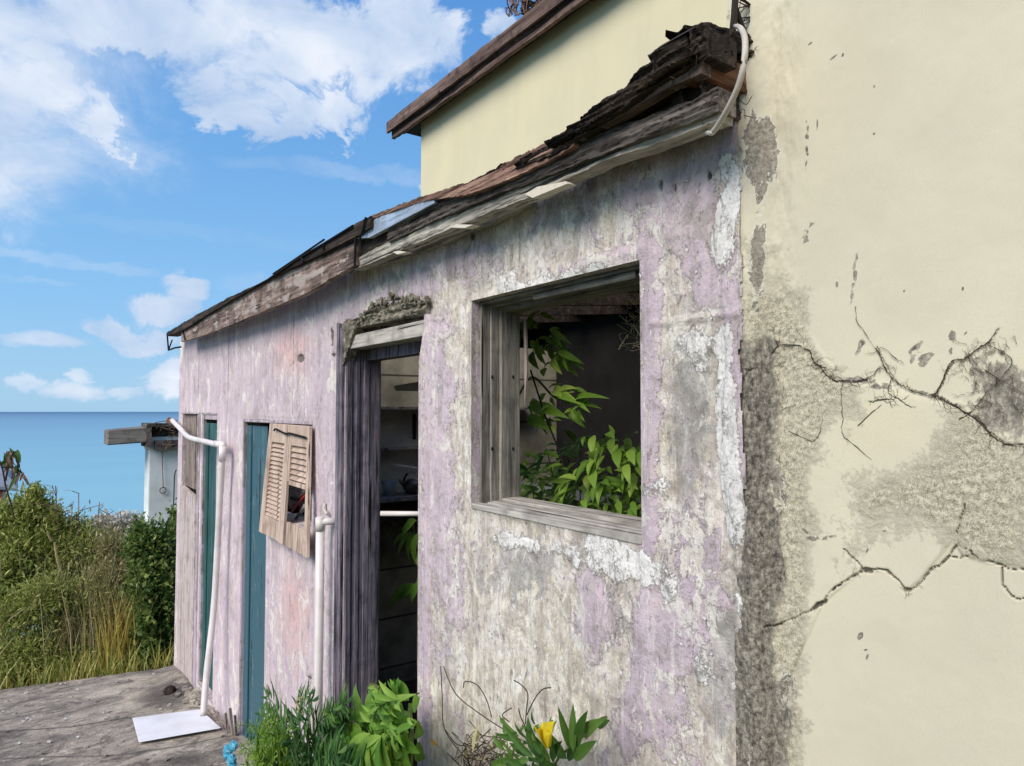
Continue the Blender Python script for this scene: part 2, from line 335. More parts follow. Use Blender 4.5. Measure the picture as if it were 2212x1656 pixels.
def cream(d):
    o=d.co(); rough,dark,crk,yel,flk=[d.at(k) for k in('rough','dark','crack','yellow','flake')]
    n1=d.noise(o,7,7,.6,.2); n2=d.noise(o,105,10,.78); n3=d.noise(o,420,6,.85); n4=d.noise(o,2.2,4,.5); n5=d.noise(d.map(o,(1,1,.45)),110,7,.72,.4)
    base=d.mix(d.rng(n4,.38,.62),lin(211,203,177),lin(204,196,172)); base=d.mix(d.m('MULTIPLY',yel,d.rng(n1,.4,.6)),base,lin(216,207,176))
    base=d.mix(d.rng(n1,.42,.62,0,.22),base,lin(190,182,160))
    gran=d.ramp(d.m('ADD',d.m('MULTIPLY',n3,.5),d.m('MULTIPLY',n2,.5)),[(.38,lin(66,60,52)),(.455,lin(150,142,122)),(.51,lin(202,194,166)),(.58,lin(226,218,192))])
    rm=d.rng(d.m('ADD',rough,d.m('MULTIPLY',d.m('SUBTRACT',n2,.5),1.5)),-.15,.35)
    col=d.mix(d.m('MULTIPLY',rm,.8),base,gran)
    n6=d.noise(d.map(o,(1,1,.6),loc=(3,3,3)),38,12,.72,.6); e=d.m('ADD',flk,d.m('MULTIPLY',d.m('SUBTRACT',n6,.5),2.4)); fm=d.rng(e,-.02,.03)
    col=d.mix(fm,col,d.ramp(n2,[(.4,lin(118,110,98)),(.5,lin(150,142,128)),(.6,lin(176,168,152))])); col=d.mix(d.rng(d.m('ABSOLUTE',d.m('ADD',e,.06)),0,.07,.8,0),col,lin(230,226,212)); col=d.mix(d.rng(d.m('ABSOLUTE',e),0,.035,.7,0),col,lin(70,62,54))
    dm=d.rng(d.m('ADD',dark,d.m('MULTIPLY',d.m('SUBTRACT',d.m('ADD',n5,n2),1.),1.9)),-.05,.35)
    col=d.mix(d.m('MULTIPLY',dm,.9),col,d.ramp(d.m('ADD',d.m('MULTIPLY',n5,.5),d.m('MULTIPLY',n2,.5)),[(.4,lin(38,34,31)),(.48,lin(104,98,90)),(.56,lin(156,148,134)),(.64,lin(196,188,166))]))
    sp=d.rng(d.m('ADD',d.noise(d.map(o,(1,1,.6),loc=(2,0,4)),48,6,.75),d.m('MULTIPLY',rough,.06)),.77,.785); col=d.mix(d.m('MULTIPLY',sp,.6),col,lin(84,76,66))
    col=d.mix(d.m('MULTIPLY',crk,.93),col,lin(38,31,26))
    col=d.mix(d.rng(n3,.36,.5,.18,0),col,lin(120,112,96)); col=d.mix(d.rng(n3,.56,.7,0,.15),col,lin(238,232,208))
    h=d.m('ADD',d.m('MULTIPLY',n1,.25),d.m('ADD',d.m('MULTIPLY',d.m('MULTIPLY',n3,rm),1.0),d.m('MULTIPLY',n2,d.m('ADD',.10,d.m('MULTIPLY',rm,1.1)))))
    h=d.m('SUBTRACT',h,d.m('MULTIPLY',fm,.5)); h=d.m('SUBTRACT',h,d.m('ADD',d.m('MULTIPLY',dm,.6),d.m('MULTIPLY',crk,1.5)))
    return col,d.bump(h,.6,.004)
M_cream=mat('cream_plaster',cream,.9)
def creamfar(d):
    o=d.co(); n1=d.noise(o,1.2,6,.6); n2=d.noise(o,40,5,.6); n3=d.noise(d.map(o,(1,1,.15)),2.5,5,.6)
    c=d.mix(d.rng(n1,.35,.65),lin(214,204,170),lin(206,197,166)); c=d.mix(d.rng(n3,.5,.75,0,.25),c,lin(180,172,144))
    return c,d.bump(n2,.2,.004)
M_creamf=mat('cream_render_far',creamfar,.9)
def terr(d):
    o=d.co(); r=d.map(o,(1.0,.6,1),rot=(0,0,math.radians(25))); n1=d.noise(r,2.6,9,.62,1.2); n2=d.noise(d.map(o,(1.3,.6,1),rot=(0,0,.3)),14,9,.7,.8); n3=d.noise(o,70,7,.75); n5=d.noise(d.map(o,loc=(3,1,0)),5,7,.65,.8)
    c=d.ramp(d.m('ADD',d.m('MULTIPLY',n1,.5),d.m('ADD',d.m('MULTIPLY',n2,.25),d.m('MULTIPLY',n5,.25))),[(.38,lin(100,95,88)),(.46,lin(142,134,124)),(.53,lin(176,165,150)),(.6,lin(206,194,176))])
    c=d.mix(d.rng(n2,.58,.62,0,.6),c,lin(216,202,184)); c=d.mix(d.rng(n5,.44,.4,0,.5),c,lin(96,88,82))
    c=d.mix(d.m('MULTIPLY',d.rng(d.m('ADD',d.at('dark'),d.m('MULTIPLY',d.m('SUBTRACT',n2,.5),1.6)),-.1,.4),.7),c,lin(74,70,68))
    c=d.mix(d.rng(n3,.32,.5,.6,0),c,lin(70,62,56)); c=d.mix(d.rng(n3,.56,.7,0,.5),c,lin(214,200,182))
    return c,d.bump(d.m('ADD',d.m('ADD',n1,n2),d.m('ADD',d.m('MULTIPLY',n3,.6),n5)),.9,.02)
M_terr=mat('worn_concrete',terr,.9)
def seam(d):
    o=d.co(); g=d.n('ShaderNodeSeparateXYZ'); d.put(g.inputs[0],o); dist=d.m('MULTIPLY',g.outputs[0],-1)
    c=d.ramp(d.rng(d.m('LOGARITHM',dist,10),1.8,4.2),[(0,lin(150,198,200)),(.35,lin(132,180,194)),(.7,lin(110,152,176)),(1,lin(80,116,146))])
    n=d.noise(d.map(o,(1,.18,1)),.01,5,.6); c=d.mix(d.rng(n,.42,.62,0,.12),c,lin(98,150,184))
    b=d.noise(d.map(o,(1,.4,1)),.6,4,.6)
    return c,d.bump(b,.1,.2)
M_sea=mat('sea_water',seam,.6,spec=.15)
def leafm(name,a,b,c,trans=.3,rough=.5,sc=20):
    def f(d):
        g=d.n('ShaderNodeNewGeometry').outputs['Random Per Island']; n=d.noise(d.co(),sc,3,.5)
        col=d.ramp(g,[(0,a),(.5,b),(1,c)]); return d.mix(d.rng(n,.35,.65,0,.35),col,(b[0]*.55,b[1]*.6,b[2]*.5,1))
    return mat(name,f,rough,trans=trans,spec=.35)
M_lfH=leafm('hedge_leaf',lin(56,84,40),lin(92,122,56),lin(156,166,92))
M_lfG=leafm('shrub_leaf',lin(100,120,50),lin(150,160,76),lin(204,200,128))
M_lfO=leafm('olive_leaf',lin(120,120,74),lin(160,154,104),lin(202,192,144))
M_lfDry=leafm('dry_stem',lin(142,122,92),lin(182,162,124),lin(208,192,158),.1)
M_lfGold=leafm('golden_blade',lin(138,132,60),lin(190,172,88),lin(222,202,126),.2)
M_lfB=leafm('bright_leaf',lin(78,122,42),lin(116,160,58),lin(160,192,88),.45)
M_lfM=leafm('mid_leaf',lin(76,116,44),lin(102,146,56),lin(136,172,78),.4)
M_lfY=leafm('young_leaf',lin(108,146,48),lin(146,182,68),lin(190,208,100),.5)
M_lfW=leafm('window_leaf',lin(92,128,44),lin(126,162,60),lin(166,192,88),.45)
M_lfF=leafm('fern_leaf',lin(46,84,42),lin(74,116,56),lin(124,152,86),.35)
M_lfL=leafm('lime_leaf',lin(84,118,34),lin(112,146,44),lin(150,178,70),.4)
M_lfD=leafm('deep_leaf',lin(50,84,34),lin(74,108,44),lin(104,134,58),.3)
M_stem=plain('green_stem',lin(94,106,54),.7,.2,30,.1)
M_yel=leafm('yellow_petal',lin(232,204,32),lin(244,218,48),lin(250,226,70),.4)
M_or=leafm('orange_petal',lin(226,150,30),lin(236,170,40),lin(240,180,60),.3)
M_wht=leafm('pale_blossom',lin(196,196,190),lin(214,210,200),lin(232,228,220),.3)
def grs(d):
    o=d.co(); n=d.noise(o,3,6,.65); n2=d.noise(o,30,5,.6)
    return d.ramp(n,[(.35,lin(52,58,32)),(.5,lin(86,88,48)),(.65,lin(118,106,66))]),d.bump(n2,.8,.03)
M_ground=mat('rough_ground',grs,.95)
# ------------------------------------------------------------------ setting: sea, ground, terrace
bm=MB(); bm.add([(-50000,-50000,-30),(300,-50000,-30),(300,50000,-30),(-50000,50000,-30)],[(0,1,2,3)])
o=bm.build('sea',M_sea); o['kind']='structure'
gx=lines((-90,-14,2.),(-14,4,.3),(4,40,3)); gy=lines((-60,-6,2.),(-6,5,.3),(5,60,3))
a,b=np.meshgrid(gx,gy,indexing='ij')
def terrain(x,y):
    z=np.where(x>-8.2,SL*(x+7.5)-.12,0)
    t=-(x+8.2); z=np.where(x<=-8.2,-.2-.10*np.clip(t,0,3)-.27*np.clip(t-3,0,200),z)
    return z+.05*fbm(x,y,.8,4)
gridmesh('ground',gx,gy,lambda a,b,d:np.stack([a,b,d],-1),terrain(a,b),{},M_ground,None)['kind']='structure'
tx=lines((-8.3,-4.2,.03)); ty=lines((-4,0.12,.03)); a,b=np.meshgrid(tx,ty,indexing='ij')
edge=-7.56+.31*b*1.0
u,v=PJ(a,b,gz(a))
tz=SL*(a+7.5)+.006*fbm(a,b,2,5)+.010*np.abs(fbm(a*1.,b*.5,5,4))
tz+= .05*np.clip(blob(u,v,400,1465,60,40),0,1)
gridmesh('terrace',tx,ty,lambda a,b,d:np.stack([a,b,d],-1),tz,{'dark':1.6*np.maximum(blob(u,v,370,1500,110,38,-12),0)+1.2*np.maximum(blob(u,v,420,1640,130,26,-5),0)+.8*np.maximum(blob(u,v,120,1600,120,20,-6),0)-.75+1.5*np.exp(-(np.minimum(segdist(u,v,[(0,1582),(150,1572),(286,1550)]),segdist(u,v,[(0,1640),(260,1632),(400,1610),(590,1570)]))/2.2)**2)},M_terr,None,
         hole=lambda a,b:a<-7.56+.31*b+.03*fbm(a,b,3,3))['kind']='structure'
bm=MB(); e0=[(-7.56+.31*yy,yy) for yy in np.linspace(-4,.1,30)]
for (x0,y0),(x1,y1) in zip(e0[:-1],e0[1:]): bm.add([(x0,y0,gz(x0)+.004),(x1,y1,gz(x1)+.004),(x1,y1,-.6),(x0,y0,-.6)],[(0,1,2,3)])
o=bm.build('terrace_edge',M_terr); o['kind']='structure'
# ------------------------------------------------------------------ lean-to: facade
HX0,HX1=-7.52,-.945
house=thing('lean_to',(-4.2,1.5,gz(-4.2)),'abandoned lavender lean-to with peeling paint, missing doors and rotten eaves','house')
HOLES=[(-2.077,-1.26,2.169,2.891),(-3.235,-2.43,.2,2.94),(-5.118,-4.52,.16,2.447),(-4.52,-3.69,1.86,2.445),(-6.45,-5.9,.2,2.47),(-7.33,-6.6,.02,2.475)]
X=lines((HX0,-7.33,.04),(-7.33,-6.6,.05),(-6.6,-6.45,.03),(-6.45,-5.9,.04),(-5.9,-5.118,.03),(-5.118,-4.52,.03),(-4.52,-3.69,.022),(-3.69,-3.235,.014),(-3.235,-2.43,.012),(-2.43,-2.077,.006),(-2.077,-1.26,.005),(-1.26,HX1,.0045))
Z=lines((-.1,.02,.1),(.02,1.0,.035),(1.0,1.86,.0075),(1.86,2.169,.0065),(2.169,2.447,.0065),(2.447,2.475,.007),(2.475,2.891,.0065),(2.891,2.94,.007),(2.94,3.2,.0065))
Z=np.sort(np.append(Z,[2.445,2.47])); a,b=np.meshgrid(X,Z,indexing='ij')
u,v=PJ(a,0.,b)
na=fbm(a,b,6,5)*.55
pt=np.where(u<930,.75,-.45)
pt=pt+ -1.0*np.clip(blob(u,v,840,600,110,70),0,1)-.5*np.clip(blob(u,v,960,620,50,200),0,1)
for q in [(945,900,42,500,0,1.1),(1440,350,190,60,-25,1.7),(1570,300,60,60,0,1.2),(1402,900,26,420,0,1.3),(1450,470,90,130,20,.9),(1540,560,70,150,0,.9),(1590,900,26,260,0,1.8),
          (1290,1330,60,160,0,1.0),(1450,1330,90,200,15,1.0),(1400,1560,120,140,0,.9),(985,560,90,70,0,.9),(1300,570,120,25,-13,.9),(1560,1250,40,100,0,.6),(1240,1480,80,60,0,.3),(985,1250,40,200,0,.5),(1150,480,60,40,0,.3)]:
    pt=pt+q[5]*np.clip(blob(u,v,*q[:5])+.1,0,1)
pt=pt+na*1.3-.9*np.clip(blob(u,v,1200,1500,200,140),0,1)
wh=-.62+np.clip(blob(u,v,1580,980,30,300,-3)+.1,0,1)*1.3+np.clip(blob(u,v,1570,480,30,160,4)+.1,0,1)*1.1+np.clip(blob(u,v,1500,740,90,50),0,1)*.7+np.clip(blob(u,v,1330,1210,120,50,22)+.1,0,1)*1.1+np.clip(blob(u,v,1130,1175,110,26,12),0,1)*.8+np.clip(blob(u,v,1230,595,170,20,-14),0,1)*.8+np.clip(blob(u,v,1090,620,40,60),0,1)*.5+np.clip(blob(u,v,1400,1060,60,40),0,1)*.5+np.clip(blob(u,v,1510,1430,60,160),0,1)*.45+np.clip(blob(u,v,1450,1560,60,60),0,1)*.3
wh=wh+.75*fbm(a,b*.8,9,5,off=5)+.14
wh=np.where(u<930,wh-.12,wh)
gr=-.35+np.clip(blob(u,v,1490,900,55,220),0,1)*1.0+np.clip(blob(u,v,1560,1420,50,220),0,1)*1.1+np.clip(blob(u,v,1130,1230,120,90),0,1)*.7+np.clip(blob(u,v,1300,1320,80,120),0,1)*.4+np.clip(blob(u,v,1240,470,100,70),0,1)*.5+np.clip(blob(u,v,860,600,130,60),0,1)*.6+.5*fbm(a,b*.5,7,5,off=9)
pk=-.42+np.clip(blob(u,v,630,760,80,110),0,1)*.95+np.clip(blob(u,v,640,1330,50,180),0,1)*1.1+np.clip(blob(u,v,1430,330,90,40),0,1)*.8+.3*fbm(a,b,3,4,off=3)
dk=-1.15+np.clip(blob(u,v,1612,1150,12,520),0,1)*1.3+np.clip(blob(u,v,1600,1450,22,300),0,1)*.7+np.clip(blob(u,v,990,1500,20,200),0,1)*.1
for q in [(650,775,7,9),(1022,510,5,9),(718,730,3,22),(722,768,4,4),(1430,402,4,12),(1460,408,3,8),(1530,380,3,10),(669,1465,4,4)]: dk=np.maximum(dk,2.2*blob(u,v,*q)-.1)
disp=.006*np.clip(pt*2,-1,1)+.005*fbm(a,b*.6,9,5)+.003*fbm(a,b,30,4)+.004*sstep(-.05,.05,wh)
near=sstep(-4.,-2.4,a); disp=disp*(.5+.5*near)
disp=disp-.012*sstep(.0,.6,dk)
for (x0,x1,z0,z1) in HOLES:     # keep arrises straight
    dd=np.maximum(np.maximum(x0-a,a-x1),np.maximum(z0-b,b-z1)); disp=disp*sstep(0.,.03,np.abs(dd))
# eroded mouth round the door head, ledge on a day joint
disp=disp+.006*np.exp(-((b-2.72+.01*(a+1.2))/.006)**2)*(a>-1.22)
inhole=lambda a,b:(a>-.951+.014*fbm(b,b*0+3.3,9,5,.7))|np.any([(a>h[0])&(a<h[1])&(b>h[2])&(b<h[3]) for h in HOLES],axis=0)
fa=dict(paint=pt,white=wh,grey=gr,pink=pk,dark=dk)
wall=gridmesh('wall',X,Z,lambda a,b,d:np.stack([a,-d,b],-1),disp,fa,M_fac,house,hole=inhole)
ff=MB(); fi=np.argwhere((np.abs(pt+.6*fbm(a,b,26,4))<.12)&(a>-3.2)&(a<-.97)&(b>1.3)&~inhole(a,b)); fi=fi[rs.choice(len(fi),80,replace=False)]
for ii,jj in fi:
    c0=np.array([a[ii,jj],-disp[ii,jj]-.0015,b[ii,jj]]); r_=random.uniform(.003,.008); n_=7; rot=random.uniform(0,6.28); tl=random.uniform(.15,.6)
    V_=[c0]
    for q in range(n_):
        t=rot+2*math.pi*q/n_; rr=r_*random.uniform(.5,1.25); dx=rr*math.cos(t); dz=rr*math.sin(t)*1.3; V_.append(c0+np.array([dx,-(max(0,dz)*tl)-.001,dz]))
    ff.add(V_,[(0,q+1,(q+1)%n_+1) for q in range(n_)])
o=ff.build('paint_flake',plain('paint_chip',lin(212,202,204),.8,.2,40,.2),house); o['kind']='stuff'
# reveals, end return, back skin and inner walls
def attrset(me,vals):
    for k,vv in vals.items():
        at=me.attributes.new(k,'FLOAT','POINT'); at.data.foreach_set('value',np.full(len(me.vertices),vv,dtype=np.float32))
bm=MB()
for (x0,x1,z0,z1) in HOLES:
    D=.188 if x0>-3.3 else .12
    for q in ([(x0,z0),(x0,z1)],[(x1,z1),(x1,z0)],[(x0,z1),(x1,z1)],[(x1,z0),(x0,z0)]):
        (p,r),(s_,t)=q; bm.add([(p,.0,r),(s_,.0,t),(s_,D,t),(p,D,r)],[(0,1,2,3)])
o=bm.build('reveal',M_fac,house); attrset(o.data,dict(paint=.1,white=-.6,grey=-.1,pink=-.6,dark=-1.1))
bm=MB()   # inner leaf of the front wall (boxes around the openings), partitions, back
for x0,x1,z0,z1 in [(-7.5,-7.33,0,3.1),(-6.6,-6.45,0,3.1),(-5.9,-5.12,.1,3.1),(-3.68,-3.27,.1,3.1),(-2.42,-2.11,.2,3.1),(-1.25,-.96,.2,3.1),(-2.09,-1.25,.2,2.16),(-2.09,-1.25,2.9,3.1),(-3.25,-2.42,2.95,3.1),(-4.5,-3.7,.1,1.84),(-5.1,-3.7,2.46,3.1),(-7.33,-5.9,2.49,3.1)]:
    bm.box((x0,.189 if x0>-3.3 else .122,z0),(x1,.20,z1))
o=bm.build('inner_skin',M_inner,house)
bm=MB()
def blocks(d):
    o=d.co(); b=d.n('ShaderNodeTexBrick'); d.put(b.inputs['Vector'],d.map(o,rot=(math.radians(90),0,math.radians(90)) )); b.inputs['Scale'].default_value=1; b.inputs['Brick Width'].default_value=.4; b.inputs['Row Height'].default_value=.2; b.inputs['Mortar Size'].default_value=.008
    b.inputs['Color1'].default_value=lin(176,168,146); b.inputs['Color2'].default_value=lin(190,182,160); b.inputs['Mortar'].default_value=lin(96,90,80)
    n=d.noise(o,4,6,.6); return d.mix(d.rng(n,.4,.65,0,.5),b.outputs[0],lin(66,66,50)),d.bump(d.m('ADD',d.m('MULTIPLY',b.outputs[1],-1),n),.6,.01)
M_blk=mat('block_partition',blocks,.95)
bm=MB(); bm.box((-5.42,.28,-.1),(-5.3,3.15,3.1)); bm.build('partition',M_blk,house)
bm=MB(); bm.box((-7.5,3.0,-.1),(-.987,3.12,3.38)); bm.box((-7.5,.122,-.1),(-7.38,3.0,3.1)); bm.box((-1.05,.192,.3),(-.987,3.0,3.1)); bm.build('back_wall',M_roomshade,house)
bm=MB(); bm.add([(-7.4,.1,gz(-7.4)+.02),(-.96,.1,gz(-.96)+.02),(-.96,3,gz(-.96)+.02),(-7.4,3,gz(-7.4)+.02)],[(0,1,2,3)]); bm.build('floor_slab',M_soil,house)
# ------------------------------------------------------------------ roof of the lean-to
roof=link(bpy.data.meshes.new('roof'),'roof',M_tar,house)
def plank(name,top,bot,y,dep,m,parent,nx=200,nz=12,jag=0,jagb=0,dn=.004,sc=25,yfun=None,xs=None):
    T=np.array([P(*p,y)[[0,2]] for p in top]); B=np.array([P(*p,y)[[0,2]] for p in bot])
    x0=min(T[0,0],B[0,0]) ; x1=max(T[-1,0],B[-1,0])
    if xs: x0,x1=xs
    # even spacing in the picture: denser near
    k=np.linspace(0,1,nx); xx=-1/((1-k)/(-x0)+k/(-x1)); xx=-np.exp((1-k)*np.log(-x0)+k*np.log(-x1))
    zt=np.interp(xx,T[:,0],T[:,1]); zb=np.interp(xx,B[:,0],B[:,1])
    off=rs.uniform(0,50); zt=zt+jag*fbm(xx,0*xx+off,sc,4,.7); zb=zb+jagb*fbm(xx,0*xx+off+9,sc,4,.7)
    zt=np.maximum(zt,zb+.003)
    V=[];n=len(xx)
    for i in range(n):
        for j in range(nz):
            t=j/(nz-1); z=zb[i]+(zt[i]-zb[i])*t
            V.append((xx[i],y,z))
    V=np.array(V); V[:,1]-=dn*1.3*fbm(V[:,0]*.12,V[:,2]*2.5,22,5,off=off)+dn*.25*fbm(V[:,0]*.3,V[:,2]*3,60,3)
    bk=np.array([(xx[i],y+dep,zb[i]) for i in range(n)]+[(xx[i],y+dep,zt[i]) for i in range(n)])
    Fs=[(i*nz+j,(i+1)*nz+j,(i+1)*nz+j+1,i*nz+j+1) for i in range(n-1) for j in range(nz-1)]
    o1=n*nz;o2=o1+n
    for i in range(n-1):
        Fs.append((i*nz,o1+i,o1+i+1,(i+1)*nz)); Fs.append((i*nz+nz-1,(i+1)*nz+nz-1,o2+i+1,o2+i)); Fs.append((o1+i,o2+i,o2+i+1,o1+i+1))
    for i,r in ((0,1),(n-1,-1)):
        q=[i*nz+j for j in range(nz)]+[o2+i,o1+i]; Fs.append(tuple(q[::-r]))
    bm=MB(); bm.add(np.vstack([V,bk]),Fs)
    return bm.build(name,m,parent)
# left fascia and drip edge
plank('fascia',[(396,715),(448,680),(576,604),(670,560),(767,512)],[(391,739),(430,728),(520,694),(656,637),(762,575)],-.14,.03,M_brown,roof,jag=.006,jagb=.006,dn=.006)
plank('roofing_felt',[(360,719),(425,680),(500,640),(571,609),(646,557),(700,524),(800,467)],[(362,726),(396,713),(448,680),(576,604),(670,560),(767,512),(800,492)],-.165,.10,M_tar,roof,jag=.009,jagb=.004,sc=10)
bm=MB(); bm.tube([P(361,722,-.16),P(364,757,-.16),P(378,752,-.15),P(391,750,-.13)],.008,6); bm.tube([P(364,757,-.16),P(372,735,-.15)],.006,6); bm.tube([P(395,716,-.15),P(400,735,-.15)],.006); bm.build('drip_edge',M_black,roof)
bm=MB()
for s_ in ([(580,603),(640,562),(700,526),(762,488)],[(590,592),(650,552),(700,518)],[(700,527),(698,540)],[(650,556),(656,566)],[(790,470),(783,500),(777,520),(781,548)],[(768,512),(766,575)]):
    bm.tube(smoothpts([P(*p,-.172) for p in s_],4),.005,5)
bm.build('felt_strip',M_black,roof)
# sheet metal and upper boards
plank('metal_flashing',[(771,500),(800,470),(911,427),(939,424)],[(771,516),(797,514),(870,475),(939,439)],-.15,.02,M_sheet,roof,jag=.003)
plank('roof_board',[(800,466),(911,425),(1015,392),(1109,345),(1194,302),(1227,280)],[(800,474),(911,436),(1015,420),(1109,383),(1194,345),(1240,318)],-.155,.05,M_rust,roof,jag=.006,jagb=.005,dn=.008)
plank('eave_beam',[(838,500),(911,448),(960,430),(1073,400),(1170,360),(1303,282),(1425,240),(1500,212),(1545,190)],[(838,524),(911,488),(1000,452),(1109,408),(1203,372),(1310,330),(1425,288),(1551,240)],-.135,.06,M_roofw,roof,jag=.006,jagb=.006,dn=.014,sc=14)
plank('lower_beam',[(762,566),(838,522),(911,490),(1000,456),(1109,412),(1203,376),(1310,334),(1425,292),(1545,244)],[(762,584),(840,552),(911,520),(1000,484),(1109,438),(1160,418),(1203,396),(1314,346),(1425,308),(1551,262)],-.12,.05,M_pale,roof,jag=.004,jagb=.006,dn=.009,sc=12)
plank('wall_plate',[(753,586),(880,537),(1000,480),(1073,463),(1118,432),(1140,424)],[(753,590),(856,563),(940,533),(1010,500),(1073,475),(1095,464),(1140,440)],-.03,.04,M_wxp,roof,jag=.004,jagb=.010,dn=.005)
plank('dark_board',[(767,512),(800,500),(838,480)],[(767,575),(800,560),(842,530)],-.11,.03,M_darkw,roof,jag=.008,nx=50)
plank('gap_filler',[(1109,372),(1194,335),(1303,250),(1403,195),(1510,135)],[(1109,412),(1194,372),(1303,300),(1425,258),(1545,210)],-.085,.04,M_darkw,roof,jag=.01,dn=.02,sc=18)
plank('upper_board',[(1180,318),(1260,268),(1340,216),(1425,165),(1515,112)],[(1180,340),(1260,300),(1350,246),(1440,190),(1515,160)],-.15,.03,M_brown,roof,jag=.005,dn=.006)
plank('rotten_layer',[(1110,350),(1200,308),(1260,270),(1310,222),(1370,172),(1430,130),(1475,92),(1525,62)],[(1110,365),(1200,330),(1260,292),(1340,240),(1425,180),(1475,150),(1520,120)],-.165,.10,M_darkw,roof,jag=.016,jagb=.008,dn=.02,sc=22)
plank('tar_crust',[(1222,285),(1236,268),(1310,212),(1372,160),(1403,135),(1407,118),(1473,81),(1500,62),(1525,47),(1554,55),(1580,62)],[(1222,296),(1250,285),(1330,232),(1400,180),(1450,148),(1500,122),(1530,100),(1580,92)],-.18,.22,M_tar,roof,nx=260,jag=.004,jagb=.008,dn=.02,sc=40,xs=(-1.42,-.945))
def endplank(name,top,bot,x,dep,m,jag=.004,n=60,nz=8):
    T=np.array([PX(*p,x)[[1,2]] for p in top]);B=np.array([PX(*p,x)[[1,2]] for p in bot]); yy=np.linspace(T[0,0],T[-1,0],n); zt=np.interp(yy,T[:,0],T[:,1])+jag*fbm(yy,yy*0+2.2,60,4,.7); zb=np.interp(yy,B[:,0],B[:,1])+jag*fbm(yy,yy*0+7.2,60,4,.7)
    V=np.array([(x,yy[i],zb[i]+(zt[i]-zb[i])*j/(nz-1)) for i in range(n) for j in range(nz)]); V[:,0]+=.012*fbm(V[:,1]*.4,V[:,2]*2,40,4)
    bk=[(x-dep,yy[i],zb[i]) for i in range(n)]+[(x-dep,yy[i],zt[i]) for i in range(n)]; o1=n*nz;o2=o1+n
    Fs=[(i*nz+j,(i+1)*nz+j,(i+1)*nz+j+1,i*nz+j+1) for i in range(n-1) for j in range(nz-1)]
    for i in range(n-1): Fs+=[(i*nz,o1+i,o1+i+1,(i+1)*nz),(i*nz+nz-1,(i+1)*nz+nz-1,o2+i+1,o2+i),(o1+i,o2+i,o2+i+1,o1+i+1)]
    bm=MB(); bm.add(np.vstack([V,bk]),Fs); return bm.build(name,m,roof)
endplank('crust_end',[(1490,66),(1512,50),(1525,46),(1554,54),(1580,63),(1610,74),(1640,66),(1668,48),(1682,42)],[(1490,120),(1520,112),(1560,108),(1600,112),(1636,108),(1660,98),(1682,88)],-.93,.10,M_tar)
endplank('inner_rot',[(1515,165),(1560,158),(1625,150)],[(1530,235),(1560,262),(1612,258)],-.952,.06,M_darkw,.003)
# roof deck back to the tall house
bm=MB(); zf_=lambda x,y:3.17+.01*(x+7.45)+.075*(y+.13)
for (a0,a1,b0,b1) in [(-7.45,-5.28,.02,3.19),(-5.28,-2.9,.02,.45),(-5.28,-2.9,2.7,3.19),(-2.9,-.99,.02,3.19)]: bm.quadbox([(a0,b0,zf_(a0,b0)),(a1,b0,zf_(a1,b0)),(a1,b1,zf_(a1,b1)),(a0,b1,zf_(a0,b1))],(0,0,1),.03)  # unseen opening left between the pieces, added to let daylight into the rooms
bm.build('deck',M_darkw,roof)
bm=MB()
for x in np.arange(-7.3,-1.2,.62): bm.quadbox([(x,.3,3.08),(x+.05,.3,3.08),(x+.05,3.0,3.33),(x,3.0,3.33)],(0,0,1),.11)
bm.build('rafter',M_darkw,roof)
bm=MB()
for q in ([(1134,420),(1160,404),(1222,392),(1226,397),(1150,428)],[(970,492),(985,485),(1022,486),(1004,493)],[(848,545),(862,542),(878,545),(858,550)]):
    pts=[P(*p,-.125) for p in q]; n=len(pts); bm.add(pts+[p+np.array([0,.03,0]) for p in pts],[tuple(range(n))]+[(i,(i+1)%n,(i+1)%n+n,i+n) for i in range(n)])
bm.build('soffit_gap_light',mat('gap_light_cream',lambda d:d.mix(d.noise(d.co(),60,5,.6),lin(226,218,200),lin(188,180,162)),.7),roof)  # bright cream plates standing in for light through gaps under the eave
# exposed end of the roof
bm=MB(); bm.box((-.99,-.135,3.21),(-.938,.02,3.272),.003); bm.build('rafter_end',M_orange,roof)
def lump(bm,c,r,n=26,amp=.25,seed=0):
    V=[];c=np.array(c,float)
    for i in range(n):
        for j in range(n):
            th=math.pi*i/(n-1); ph=2*math.pi*j/n; d=np.array([math.sin(th)*math.cos(ph),math.sin(th)*math.sin(ph),math.cos(th)]); V.append(d)
    V=np.array(V); k=1+amp*fbm(V[:,0]*1.7+V[:,2]+seed,V[:,1]*1.9+V[:,2]*2,2.5,5,.65); V=c+V*k[:,None]*np.array(r)
    return bm.add(V,[(i*n+j,i*n+(j+1)%n,(i+1)*n+(j+1)%n,(i+1)*n+j) for i in range(n-1) for j in range(n)])
bm=MB(); lump(bm,(-1.0,-.05,3.325),(.05,.09,.022),seed=1,amp=.8); lump(bm,(-.96,.01,3.30),(.035,.03,.022),seed=7,amp=.9); bm.box((-1.06,-.10,3.165),(-.965,.02,3.27),.004); bm.build('rot',M_tar,roof)
bm=MB()
for i in range(70):
    uu,vv=random.uniform(1430,1640),0; 
    t=(uu-1400)/260; vv=random.choice([random.uniform(160-100*t,190-60*t) if t<.5 else random.uniform(60,120),random.uniform(170,290) if uu>1480 and uu<1615 else 120])
    y=random.uniform(-.19,-.1) if uu<1560 else random.uniform(-.1,.05)
    if uu>1560: 
        p=PX(uu,vv,-.93)
        if p[1]>.03: continue
    else: p=P(uu,vv,y)
    d=np.array([random.gauss(0,1),random.gauss(0,.5),random.gauss(-.3,.7)])*.012
    bm.tube(smoothpts([p,p+d+rs.normal(0,.004,3),p+1.7*d+rs.normal(0,.007,3)],3),[.0009]*6+[.0004],4)
bm.build('fibre',M_root,roof)
bm=MB()
for _ in range(3):
    pass
